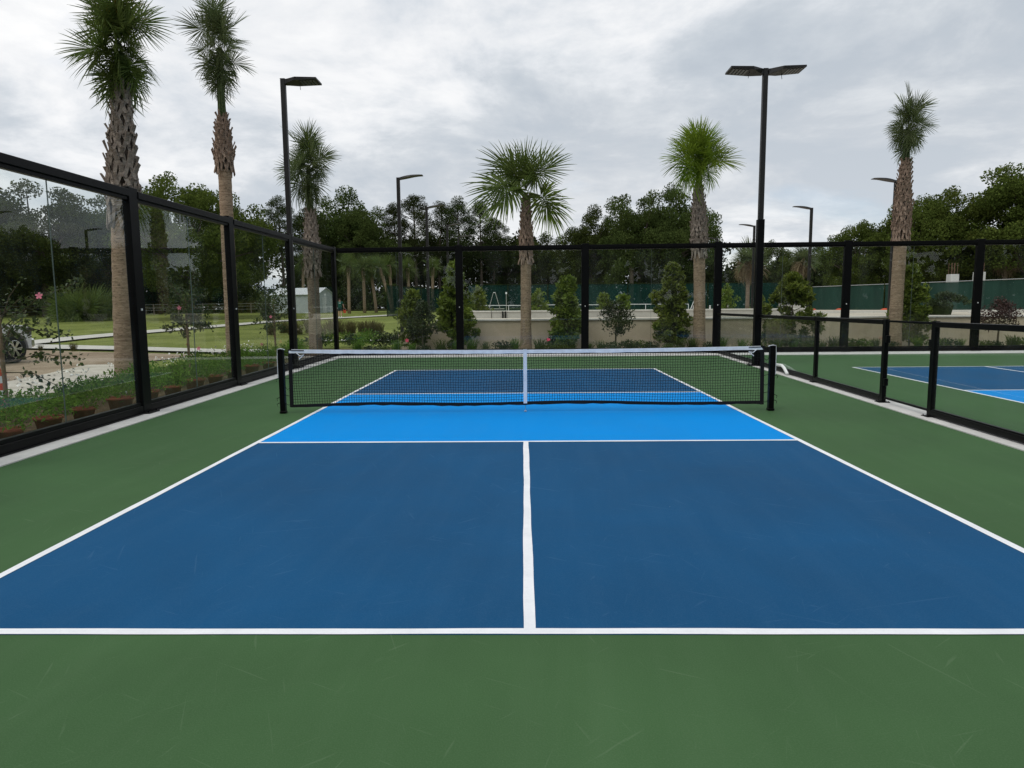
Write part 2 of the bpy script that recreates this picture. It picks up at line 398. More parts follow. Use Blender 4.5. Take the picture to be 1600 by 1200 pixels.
def sheet(name, left, right, mat, dz, n=40, thick=0.0):
    """ribbon between two polylines, draped on the lawn"""
    L = np.array(left, float); Rr = np.array(right, float)
    t = np.linspace(0, 1, n)
    def rs(P):
        d = np.r_[0, np.cumsum(np.linalg.norm(np.diff(P, axis=0), axis=1))]; d /= d[-1]
        return np.stack([np.interp(t, d, P[:, k]) for k in (0, 1)], 1)
    a = rs(L); b = rs(Rr); mb = MB(); m = 7
    vs = []; fs = []
    for i in range(n):
        for j in range(m):
            p = a[i] + (b[i] - a[i]) * j / (m - 1); vs.append((p[0], p[1], H(p[1]) + dz))
    for i in range(n - 1):
        for j in range(m - 1): fs.append((i * m + j, i * m + j + 1, (i + 1) * m + j + 1, (i + 1) * m + j))
    mb.add(vs, fs); return struct(name, mb, mat)

sheet('planting_bed', [(-5.2, -9), (-5.9, 18.6), (-5.9, 20)], [(-9.6, -9), (-9.2, 10), (-8.6, 20)], 'mulch', -.02)
sheet('planting_bed', [(-8.6, 20.1), (-8, 22.4)], [(24, 18.7), (24, 22.4)], 'mulch', -.015)
sheet('dirt_road', [(-9.9, -9), (-10.2, 9.5), (-11.6, 13), (-11.2, 20.2)], [(-60, -9), (-60, 12), (-45, 20), (-23, 24.6)], 'dirt', -.03)
sheet('sand_verge', [(-9.0, 3), (-8.7, 9), (-9.6, 13), (-10.8, 16)], [(-10.8, 3), (-10.6, 8), (-11.6, 13), (-12.4, 16)], 'white_sand', -.012)
sheet('path', [(-34, 24.2), (-21.8, 24.3), (-16, 22.6), (-10.4, 20.5), (-8.7, 20.2)], [(-34, 26.2), (-21, 26.3), (-16, 24.4), (-11.1, 22.1), (-8.9, 22.0)], 'path_concrete', .02)
sheet('path', [(-21.6, 26.35), (-22.3, 31), (-21.8, 38), (-20.9, 46), (-20.0, 53), (-16.4, 60), (-12.6, 65.5)], [(-23.6, 26.4), (-24.4, 32), (-24.0, 39), (-23.0, 47), (-21.6, 54.5), (-17.6, 61.6), (-13.6, 67.6)], 'path_concrete', .022)
sheet('path', [(-9.6, 27.2), (-4.6, 27.2)], [(-9.6, 28.6), (-4.6, 28.6)], 'path_concrete', .021)
sheet('wood_floor', [(-120, 82), (-40, 84), (-28, 86), (-8, 82), (40, 82), (120, 82)], [(-140, 260), (-40, 260), (-28, 260), (-8, 260), (40, 260), (140, 260)], 'wood_floor', .02)

# ------------------------------------------------------------------ court slab, zones, lines
SK = 0.0027                                   # the court widens very slightly uphill
def wp(x, y, c0=0.0, c1=0.0): return ((x) * (1 + SK * y) + c0 + c1 * y, y)
def quad(name, pts, z, mat, parent):
    mb = MB(); mb.add([(p[0], p[1], z) for p in pts], [(0, 1, 2, 3)]); return struct(name, mb, mat, parent)
court = MB().box((7.6, 4.5, -.025), (27.2, 27.0, .05)); court = struct('court_surface', court, 'court_green')
def playing_court(c0, c1):
    def zone(name, x0, x1, y0, y1, z, mat):
        return quad(name, [wp(x0, y0, c0, c1), wp(x1, y0, c0, c1), wp(x1, y1, c0, c1), wp(x0, y1, c0, c1)], z, mat, court)
    W = 3.048; w_ = .055; rl = random.Random(int(c0 * 10) + 4)
    def line(x0, x1, y0, y1, z):
        n = 60; ph = [rl.uniform(0, 6.28) for _ in range(6)]; along = (x1 - x0) > (y1 - y0); L = max(x1 - x0, y1 - y0)
        wob = lambda f, k: .0022 * math.sin(f * L * 2.1 + ph[k]) + .0012 * math.sin(f * L * 6.7 + ph[k + 2]) + rl.uniform(-.0006, .0006)
        bow = .006 * math.sin(ph[4]) if along else 0.0
        vs = []
        for i in range(n + 1):
            f = i / n; e0, e1 = wob(f, 0), wob(f, 1); bw = bow * math.sin(f * math.pi)
            if along: vs += [(*wp(x0 + (x1 - x0) * f, y0 + e0 + bw, c0, c1), z), (*wp(x0 + (x1 - x0) * f, y1 + e1 + bw, c0, c1), z)]
            else: vs += [(*wp(x1 + e1, y0 + (y1 - y0) * f, c0, c1), z), (*wp(x0 + e0, y0 + (y1 - y0) * f, c0, c1), z)]
        struct('court_line', MB().add(vs, [(2 * i, 2 * i + 2, 2 * i + 3, 2 * i + 1) for i in range(n)]), 'line_paint', court)
    zone('playing_zone', -W, W, 0, 4.572, .002, 'court_navy'); zone('playing_zone', -W, W, 8.84, 13.412, .002, 'court_navy')
    zone('net_zone', -W, W, 4.572, 8.84, .002, 'court_azure')
    for y0, y1 in ((0, w_), (13.412 - w_, 13.412)): line(-W, W, y0, y1, .0042)
    for y0, y1 in ((4.572 - w_, 4.572), (8.84, 8.84 + w_)): line(-W + w_, W - w_, y0, y1, .0042)
    for x in (-W, W - w_): line(x, x + w_, w_ - .01, 13.412 - w_ + .01, .0046)
    for y0, y1 in ((w_, 4.572 - w_), (8.84 + w_, 13.412 - w_)): line(-w_ / 2, w_ / 2, y0 - .008, y1 + .008, .0038)
playing_court(0, 0)
playing_court(10.13, .066)
# concrete strips that carry the fences
LX = lambda y: -5.37 - .035 * y               # line of the tall fence on the left
RX = lambda y: 5.07 + .055 * y                # line of the low divider on the right
BY = 18.7                                     # line of the tall fence at the back
def slab(name, pts, z0, z1, mat):
    mb = MB(); n = len(pts)
    mb.add([(p[0], p[1], z0) for p in pts] + [(p[0], p[1], z1) for p in pts],
           [tuple(range(n))[::-1], tuple(range(n, 2 * n))] + [(i, (i + 1) % n, n + (i + 1) % n, n + i) for i in range(n)])
    return struct(name, mb, mat)
ys = [-9, -3.4, 2.2, 7.8, 13.4, 17.62]
for y0, y1 in zip(ys[:-1], ys[1:]):           # cast in bays with a fine joint between
    slab('concrete_strip', [(LX(y0) - .25, y0 + .004), (LX(y0) + .36, y0 + .004), (LX(y1) + .36, y1 - .004), (LX(y1) - .25, y1 - .004)], -.04, .012, 'strip_concrete')
    slab('concrete_strip', [(RX(y0) - .20, y0 + .004), (RX(y0) + .26, y0 + .004), (RX(y1) + .26, y1 - .004), (RX(y1) - .20, y1 - .004)], -.04, .012, 'strip_concrete')
for x0, x1 in zip((-6.3, -2, 2.5, 7, 11.5, 16), (-2, 2.5, 7, 11.5, 16, 21.2)):
    slab('concrete_strip', [(x0 + .004, 17.63), (x1 - .004, 17.63), (x1 - .004, 19.1), (x0 + .004, 19.1)], -.04, .014, 'strip_concrete')

# ------------------------------------------------------------------ raised terrace behind
ter = MB()
tp = [(-3.2, 22.06), (75, 22.06), (75, 74), (-3.2, 74)]
ter.add([(x, y, -.2) for x, y in tp] + [(x, y, 1.03 if y < 30 else 1.0) for x, y in tp],
        [(0, 3, 2, 1), (4, 5, 6, 7), (0, 1, 5, 4), (1, 2, 6, 5), (2, 3, 7, 6), (3, 0, 4, 7)])
struct('terrace', ter, 'terrace_sand')

def retaining_wall():
    t = thing('retaining_wall', 'long beige concrete retaining wall behind the back planting bed', 'wall', (0, 21.9, 0))
    mb = MB(); mb.prism([(-4.6, -.2), (-3.2, -.2), (-3.2, 1.0), (-4.6, .58)], 'Y', -.11, .11); mb.build('wing', 'wall_concrete', t)
    xs = [-3.2, 1.3, 5.8, 10.3, 14.8, 19.3, 23.8, 28.3]
    for a, b in zip(xs[:-1], xs[1:]):
        MB().box(((a + b) / 2, 0, .4), (b - a - .012, .24, 1.2)).build('panel', 'wall_concrete', t, bevel=.006)
        MB().box(((a + b) / 2, -.01, 1.04), (b - a - .012, .32, .07)).build('coping', 'coping', t, bevel=.01)
retaining_wall()
def low_wall():
    t = thing('low_wall', 'low grey concrete wall with rounded end on the terrace', 'wall', (0, 27, 1.0))
    prof = [(-2.5 + .0, 0)]
    # rounded left return
    pts = [(-2.4, 3.4), (-2.55, 1.6), (-2.2, .5), (-1.4, .05), (0, 0), (4, 0), (8, 0), (12.2, 0)]
    for (a, b) in zip(pts[:-1], pts[1:]):
        MB().beam((a[0], a[1], .12), (b[0], b[1], .12), .2, .34).build('panel', 'wall_grey', t)
        MB().beam((a[0], a[1], .325), (b[0], b[1], .325), .26, .06).build('coping', 'coping', t)
    for k in (0, 1):
        f = MB(); x = -.93 + k * .12
        f.box((x, -.13, .18), (.055, .05, .28)); f.box((x, -.15, .06), (.07, .03, .05))
        tag(f.build('wall_fitting', 'black_metal'), ('left' if k == 0 else 'right') + ' one of two narrow black fittings on the low grey wall', 'fitting', 'pair of black wall fittings').location = (0, 27, 1.0)
low_wall()
for (a, b, y) in ((21, 33, 29.5), (16, 36, 36)):
    struct('kerb', MB().box(((a + b) / 2, y, 1.06), (b - a, .25, .14)), 'coping')

# ================================================================== glass fences
bolt_me = MB().lathe([(.011, 0), (.011, .02), (.007, .026)], 6).mesh('bolt', 'black_metal')
plate_me = MB().box((0, 0, .009), (.30, .30, .018)).mesh('base_plate', 'black_metal', bevel=.003)
def base_plate(t, x, y, z, rz=0, s=1.0):
    p = link('base_plate', plate_me, t, Matrix.Translation((x, y, z)) @ Matrix.Rotation(rz, 4, 'Z') @ Matrix.Scale(s, 4))
    for a in (-.115, .115):
        for b in (-.115, .115): link('bolt', bolt_me, p, Matrix.Translation((a, b, .018)))
def pane(t, a, b, z0a, z1a, z0b, z1b, name='glass_pane', th=.012, edges=()):
    a = Vector((a[0], a[1], 0)); b = Vector((b[0], b[1], 0)); d = (b - a).normalized(); n = Vector((-d.y, d.x, 0)) * th / 2
    q = [(a, z0a), (b, z0b), (b, z1b), (a, z1a)]
    mb = MB(); vs = [(p + s * n + Vector((0, 0, z))) for s in (-1, 1) for p, z in q]
    # only the two faces carry the clear material; the edge is a thin strip of its own
    mb.add(vs, [(3, 2, 1, 0), (4, 5, 6, 7)])
    me = bpy.data.meshes.new(name); me.from_pydata([tuple(p) for p in mb.v], [], mb.f); me.materials.append(M['clear_glass'])
    o = link(name, me, t)
    for (p, z0, z1) in [((a, z0a, z1a), (b, z0b, z1b))[k] for k in edges]:
        e = MB(); e.beam(p + Vector((0, 0, z0)), p + Vector((0, 0, z1)), th * 1.02, .0016, tuple(d)); e.build('glass_edge', 'glass_edge', o)
    return o

def tall_fence(pts, tops, label, name='glass_fence', first=True, last=True):
    t = thing(name, label, 'fence')
    rail_h = .13
    for i, (p, z) in enumerate(zip(pts, tops)):
        if (i == 0 and not first) or (i == len(pts) - 1 and not last): continue
        d = Vector(pts[min(i + 1, len(pts) - 1)]) - Vector(pts[max(i - 1, 0)]); rz = math.atan2(d.y, d.x)
        rot = Matrix.Rotation(rz, 3, 'Z')
        MB().box((p[0], p[1], (z + .04 + .03) / 2), (.235, .11, z + .01), rot).build('post', 'black_metal', t, bevel=.006)
        base_plate(t, p[0], p[1], .014, rz)
        bm_ = MB(); nrm = rot @ Vector((0, -1, 0)); c = Vector((p[0], p[1], 1.52)) + nrm * .062
        bm_.box(c, (.022, .02, .03), rot); bm_.build('latch', 'white_plastic', t)
    for i in range(len(pts) - 1):
        a = Vector((*pts[i], 0)); b = Vector((*pts[i + 1], 0)); d = (b - a).normalized(); a2 = a + d * .119; b2 = b - d * .119
        n = Vector((d.y, -d.x, 0))
        za, zb = tops[i], tops[i + 1]
        Z = lambda z: Vector((0, 0, z))
        r = MB(); r.beam(a2 + Z(za - .05), b2 + Z(zb - .05), .13, .10); r.beam(a2 + Z(za - .125), b2 + Z(zb - .125), .075, .05)
        r.build('top_rail', 'black_metal', t, bevel=.004)
        r = MB(); r.beam(a2 + Z(.07), b2 + Z(.07), .10, .11); r.beam(a2 + Z(.15), b2 + Z(.15), .065, .05); r.beam(a2 + n * .0 + Z(.0215), b2 + n * .0 + Z(.0215), .17, .012)
        r.build('bottom_rail', 'black_metal', t, bevel=.004)
        mid = (a2 + b2) / 2; zm = (za + zb) / 2; g = d * .003
        pane(t, a2.xy, (mid - g).xy, .172, za - .149, .172, zm - .149, edges=(1,)); pane(t, (mid + g).xy, b2.xy, .172, zm - .149, .172, zb - .149, edges=(0,))
    return t
ly = [-7.6, -4.0, -.4, 3.2, 6.8, 10.35, 14.1, BY]
tops = [3.09 + .0165 * y for y in ly]; tops[-1] = 3.40
tall_fence([(LX(y), y) for y in ly], tops, 'tall black-framed glass fence along the left side of the court')
bx = [LX(BY), -2.05, 1.93, 6.10, 10.12, 14.2, 18.3]
tall_fence([(x, BY) for x in bx], [3.40, 3.42, 3.43, 3.44, 3.44, 3.45, 3.45], 'tall black-framed glass fence across the far end of the courts', first=False)

def low_fence():
    t = thing('low_glass_fence', 'waist-high black-framed glass divider between the two courts', 'fence')
    yy = [-7.6, -4.2, -.8, 2.55, 6.05, 7.42, 10.2, 14.02, BY - .09]
    z = 1.27; d0 = Vector((.055, 1, 0)).normalized(); rz = math.atan2(d0.y, d0.x); rot = Matrix.Rotation(rz, 3, 'Z')
    for i, y in enumerate(yy):
        x = RX(y)
        if i < 7:
            MB().box((x, y, z / 2 + .012), (.095, .062, z - .002), rot).build('post', 'black_metal', t, bevel=.004)
            base_plate(t, x, y, .012, rz, .55)
    Z = lambda q: Vector((0, 0, q))
    for i in range(len(yy) - 1):
        a = Vector((RX(yy[i]), yy[i], 0)); b = Vector((RX(yy[i + 1]), yy[i + 1], 0)); e = .049; e2 = .085 if i == 6 else (.06 if i == 7 else .049)
        a2 = a + d0 * (.075 if i == 7 else e); b2 = b - d0 * e2
        if i == 4:                            # the gate: frameless pane on hinges with slim rails
            go = pane(t, (a2 + d0 * .03).xy, (b2 - d0 * .03).xy, .106, z - .036, .106, z - .036, 'gate')
            for zr in (z - .02, .09): MB().beam(a2 + d0 * .02 + Z(zr), b2 - d0 * .02 + Z(zr), .03, .03).build('rail', 'black_metal', go)
            for (q, zz_) in ((b2, .33), (b2, .98), (a2, .98)):
                MB().box(q + Z(zz_), (.10, .055, .11), rot).build('hinge' if q is b2 else 'latch', 'black_metal', go, bevel=.004)
            continue
        r = MB(); r.beam(a2 + Z(z - .035), b2 + Z(z - .035), .072, .07); r.build('top_rail', 'black_metal', t, bevel=.004)
        r = MB(); r.beam(a2 + Z(.065), b2 + Z(.065), .065, .075); r.beam(a2 + Z(.112), b2 + Z(.112), .045, .02); r.build('bottom_rail', 'black_metal', t, bevel=.003)
        pane(t, a2.xy, b2.xy, .121, z - .069, .121, z - .069)
low_fence()

# ================================================================== net
def net():
    NY = 6.72; hx = 3.52
    t = thing('court_net', 'black pickleball net with white top band and white centre strap', 'net', (0, NY, 0))
    for s in (-1, 1):
        p = MB().box((s * hx, 0, .462), (.074, .074, .924)).build('post', 'black_metal', t, bevel=.003)
        MB().box((s * hx, 0, .930), (.078, .078, .010)).build('cap', 'black_metal', p, bevel=.002)
        MB().box((s * hx, 0, .02), (.088, .088, .03)).build('sleeve', 'black_metal', p, bevel=.003)
        MB().tube([(s * (hx - .06), 0, .925), (s * hx, -.01, .943), (s * (hx + .044), -.012, .935), (s * (hx + .052), -.014, .8), (s * (hx + .050), -.014, .52)], .006, 6).build('cord', 'white_tape', p)
        for zz_ in (.16, .24, .52):
            MB().tube([(s * (hx + .035), -.02, zz_), (s * (hx + .075), -.04, zz_ - .02), (s * (hx + .06), -.05, zz_ - .05)], .005, 5).build('hook', 'black_metal', p)
    X = 3.40
    zt = lambda x: .918 - .030 * (1 - (x / X) ** 2)            # sag of the head cable
    zb = lambda x: .115 + .012 * math.sin(x * 2.1) + .018 * (1 - (x / X) ** 2)
    xs = np.linspace(-X, X, 57); rr = random.Random(3)
    hb = MB(); n = len(xs); vs = []; fs = []
    for x in xs:
        wv = rr.uniform(-.003, .003)
        for (dy, dz) in ((-.010, 0), (.010, 0), (.012, -.052 + wv), (-.012 + wv * .6, -.052 + wv)): vs.append((x, dy, zt(x) + .012 + dz))
    for i in range(n - 1):
        for k in range(4): fs.append((i * 4 + k, i * 4 + (k + 1) % 4, i * 4 + 4 + (k + 1) % 4, i * 4 + 4 + k))
    fs += [(0, 1, 2, 3), (n * 4 - 4, n * 4 - 3, n * 4 - 2, n * 4 - 1)]
    hb.add(vs, fs).build('head_band', 'white_tape', t)
    bb = MB(); vs = []; fs = []
    for x in xs:
        wv = rr.uniform(-.006, .006)
        for (dy, dz) in ((-.008, .02), (.008, .02), (.010, -.025 + wv), (-.010 + wv, -.025 + wv)): vs.append((x, dy, zb(x) + dz))
    for i in range(n - 1):
        for k in range(4): fs.append((i * 4 + k, i * 4 + (k + 1) % 4, i * 4 + 4 + (k + 1) % 4, i * 4 + 4 + k))
    bb.add(vs, fs).build('bottom_band', 'black_cloth', t)
    for s in (-1, 1):
        MB().beam((s * (X - .005), 0, .09), (s * (X - .012 - (.01 if s > 0 else 0)), 0, .932), .05, .022, (0, 1, 0)).build('side_band', 'black_cloth', t)
        for k in range(7):
            zz_ = .13 + k * .125
            MB().tube([(s * X, 0, zz_), (s * (X + .04), -.02, zz_ + rr.uniform(-.03, .03)), (s * (hx - .03), 0, zz_ + .02)], .004, 5).build('lacing', 'net_cord', t)
        MB().tube([(s * (X - .10), -.02, .89), (s * (X - .16), -.03, .84), (s * (X - .22), -.025, .855), (s * (X - .15), -.03, .79)], .006, 6).build('cord_end', 'white_tape', t)
        MB().beam((s * (X - .22), -.016, .913), (s * (X - .03), -.016, .917), .004, .012).build('strap', 'black_cloth', t)
    # netting: woven cords
    v = []; q = []
    def strand(a, b, r):
        i = len(v); d = (b - a); d /= np.linalg.norm(d); u = np.array([0, 1.0, 0]); s_ = np.cross(d, u)
        for p in (a, b):
            for k in range(3):
                an = 2.094 * k; v.append(p + r * (math.cos(an) * u + math.sin(an) * s_))
        for k in range(3): q.append((i + k, i + (k + 1) % 3, i + 3 + (k + 1) % 3, i + 3 + k))
    nv, nh = 188, 19
    gxs = np.linspace(-X + .02, X - .02, nv)
    G = np.zeros((nv, nh + 1, 3))
    wob = lambda x, f, p: math.sin(x * f + p)
    for i, x in enumerate(gxs):
        a, b = zb(x) + .015, zt(x) - .035
        for j in range(nh + 1):
            f = j / nh
            G[i, j] = (x + .006 * wob(x, 3.1, f * 4) + .003 * wob(x, 17, f * 9) + rr.uniform(-.0025, .0025), .01 * wob(x, 2.3, f * 3) * math.sin(f * 3.14),
                       a + (b - a) * f + .004 * wob(x, 5.3, f * 7) * math.sin(f * 3.14) + rr.uniform(-.002, .002))
    for i in range(nv):
        for j in range(nh): strand(G[i, j], G[i, j + 1], .0032)
    for j in range(nh + 1):
        for i in range(nv - 1): strand(G[i, j], G[i + 1, j], .0032)
    o = link('netting', npmesh('netting', np.array(v), np.array(q), 'net_cord'), t); tag(o, kind='stuff')
    cs = MB(); cs.box((0, -.014, .515), (.052, .006, .775)); cs.box((0, 0, .902), (.054, .034, .008)); cs.box((0, .014, .515), (.052, .006, .775)); st = cs.build('centre_strap', 'white_tape', t)
    MB().tube([(0, 0, .13), (0, 0, .06), (.004, 0, .035), (-.006, 0, .02)], .004, 6).build('hook', 'zinc', st)
    MB().lathe([(.022, .010), (.022, .016), (.014, .020)], 10).build('anchor', 'zinc', st)
net()
# white pipe left lying against the divider
pp = MB(); pp.tube([(RX(12.4) - .05, 12.4, .165), (RX(12.1) - .03, 12.1, .168), (RX(11.85) - .06, 11.85, .13), (RX(11.5) - .11, 11.5, .045)], .033, 10)
tag(pp.build('white_pipe', 'white_plastic', smooth=True), 'short bent white plastic pipe lying on the divider rail beside the net', 'pipe')

# ================================================================== light poles
def flat_head(t, sgn, tilt):
    prof = [(.0, -.10), (.06, -.10), (.26, -.075), (.82, -.075), (.82, -.035), (.30, .0), (.06, .02), (.0, .02)]
    mb = MB(); vs = []; n = len(prof)
    wid = lambda x: .07 + (.18 * min(1, max(0, (x - .05) / .22)))
    for s in (-1, 1):
        for x, z in prof: vs.append((x, s * wid(x), z))
    mb.add(vs, [tuple(range(n))[::-1], tuple(range(n, 2 * n))] + [(i, (i + 1) % n, n + (i + 1) % n, n + i) for i in range(n)])
    mw = Matrix.Rotation(0 if sgn > 0 else math.pi, 4, 'Z') @ Matrix.Translation((.06, 0, 7.06)) @ Matrix.Rotation(-tilt, 4, 'Y')
    h = mb.build('lamp_head', 'dark_bronze', t); h.matrix_basis = mw
    for r_ in range(5):
        l_ = MB(); l_.box((.42 + r_ * .078, 0, -.080), (.05, .40, .012)); l_.build('lens', 'led_lens', h)
    MB().tube([(.33, .05, -.075), (.34, .05, -.22)], .006, 5).build('sensor', 'dark_bronze', h)
def court_pole(x, y, heads, label, sleeve):
    t = thing('light_pole', label, 'light pole', (x, y, 0))
    MB().box((0, 0, 3.55), (.115, .115, 7.06)).build('pole', 'dark_bronze', t, bevel=.008)
    if sleeve: MB().box((0, 0, 1.8), (.16, .16, 3.56)).build('sleeve', 'black_metal', t, bevel=.006)
    MB().box((0, 0, 7.09), (.12, .12, .02)).build('cap', 'dark_bronze', t, bevel=.004)
    base_plate(t, 0, 0, .014, 0, 1.15)
    for s in heads: flat_head(t, s, R(5) if len(heads) > 1 else R(2))
court_pole(LX(14.1) + .0, 14.1 + .14, (1,), 'dark pole with one flat lamp head on the left glass fence', False)
court_pole(RX(14.02) - .06, 14.02, (-1, 1), 'dark pole with two flat lamp heads in a V on the divider', True)
def arc_head():
    mb = MB(); P = []; n = 9
    for k in range(n):
        f = k / (n - 1); x = .05 + 1.0 * f
        P.append((x, .06 + .10 * math.sin(f * math.pi * .62) , .075 * (1 - f) ** .8 + .02, .08 + .13 * math.sin(min(1, f * 1.5) * math.pi * .75)))
    vs = []; fs = []
    for (x, z, th, wd) in P: vs += [(x, -wd, z - th), (x, wd, z - th), (x, wd * .8, z), (x, -wd * .8, z)]
    for i in range(n - 1):
        for k in range(4): fs.append((i * 4 + k, i * 4 + (k + 1) % 4, i * 4 + 4 + (k + 1) % 4, i * 4 + 4 + k))
    fs += [(0, 1, 2, 3), tuple(range(n * 4 - 4, n * 4))]
    return mb.add(vs, fs)
arc_me = arc_head().mesh('lamp_head', 'dark_bronze'); apole_me = MB().box((0, 0, 3.0), (.14, .14, 8.0)).mesh('pole', 'dark_bronze', bevel=.008)
for x, y, face, lab in ((-5.3, 26.5, 1, 'nearest of the arched lamps in the left row behind the fence'), (-5.31, 35, 1, 'second arched lamp in the left row behind the fence'),
                        (-5.1, 43.3, 1, 'third arched lamp in the left row against the pines'), (-5.1, 51, 1, 'farthest arched lamp in the left row against the pines'),
                        (16.7, 28.5, -1, 'nearest arched lamp on the right beside the rightmost tall palm'), (16.5, 37, -1, 'second arched lamp in the right row against open sky'),
                        (16.1, 45.5, -1, 'third arched lamp in the right row, head left of the double lamp pole'), (16.1, 54.5, -1, 'farthest arched lamp in the right row above the fence post')):
    t = thing('street_lamp', lab, 'street lamp', (x, y, 0), 0 if face > 0 else math.pi, 'arched lamps behind the fence')
    link('pole', apole_me, t); link('lamp_head', arc_me, t, Matrix.Translation((0, 0, 6.94)))

# ================================================================== palms
def frond_mesh(seed, droop, bend, twist, nl=46, pet=.45, Rr=.92):
    """fan leaf: stalk, short arching rib and many narrow blades, joined near the hub and free at the tips"""
    r = random.Random(seed); mb = MB()
    hub = Vector((0, pet, .015))
    X = Matrix.Translation(hub) @ Matrix.Rotation(-R(bend), 4, 'X') @ Matrix.Rotation(R(twist), 4, 'Y')
    rib = lambda q: X @ Vector((0, q * .34 * Rr, -droop * .10 * Rr * q * q))
    mb.tube([(0, 0, 0), (0, pet * .5, .02), hub, rib(.5), rib(1)], [.020, .013, .011, .007, .003], 5)
    g = Vector((0, 0, -1))
    for i in range(nl):
        t = -1 + 2 * (i + .5) / nl + r.uniform(-.014, .014)
        a = t * R(146)
        o = rib(max(0, 1 - abs(t) * 1.35)); L = Rr * (.62 + .38 * math.cos(a * .5)) * r.uniform(.84, 1.08)
        dl = Vector((math.sin(a), math.cos(a), .34 * abs(math.sin(a)) ** 1.2 + r.uniform(-.07, .07))).normalized()
        d = (X.to_3x3() @ dl).normalized(); nrm = X.to_3x3() @ Vector((0, 0, 1)); side = d.cross(nrm).normalized()
        side = Matrix.Rotation(r.uniform(-.7, .7), 3, d) @ side
        curl = r.uniform(.35, 1.5) * droop; lat = r.uniform(-.07, .07)
        fr = [0, .26, .50, .72, .88, 1.0]; wd = [.010, .030, .035, .024, .013, .002]
        vs = []
        for f, q in zip(fr, wd):
            p = o + d * L * f * (1 - .10 * curl * f * f) + g * (L * curl * .55 * max(0, f - .38) ** 1.7) + side * lat * L * f * f
            vs += [p - side * q * .5, p + side * q * .5]
        mb.add(vs, [(2 * k, 2 * k + 1, 2 * k + 3, 2 * k + 2) for k in range(len(fr) - 1)])
    return mb
def frond_set(mat):
    spec = [(.25, 4, 0), (.45, 14, 62), (.45, 14, -62), (.8, 34, 28), (.9, 58, 78), (.9, 58, -78)]
    return [frond_mesh(11 + k, *q).mesh('frond', mat) for k, q in enumerate(spec)]
FR = {m: frond_set(m) for m in ('frond_green', 'frond_bright', 'frond_grey', 'frond_yellow', 'frond_dry')}
def boot_mesh(k, mat):
    """old leaf base: two straps crossing the trunk, joined into a stub that stands off it"""
    mb = MB(); r = random.Random(k)
    for s in (-1, 1):
        mb.beam((s * .085, .006, -.17), (0.004 * s, .030, .06), .055, .022, (0, 1, 0))
    top = .13 + .05 * r.random()
    mb.add([(-.038, .012, .02), (.038, .012, .02), (.034, .034, .03), (-.034, .034, .03), (-.030, .085 + .02 * k % .03, top), (.026, .08, top + .03), (.02, .10, top + .015), (-.026, .105, top)],
           [(0, 3, 2, 1), (4, 5, 6, 7), (0, 1, 5, 4), (1, 2, 6, 5), (2, 3, 7, 6), (3, 0, 4, 7)])
    return mb.mesh('leaf_base', mat)
BOOT = {m: [boot_mesh(k, m) for k in range(3)] for m in ('boot_bark', 'boot_red')}

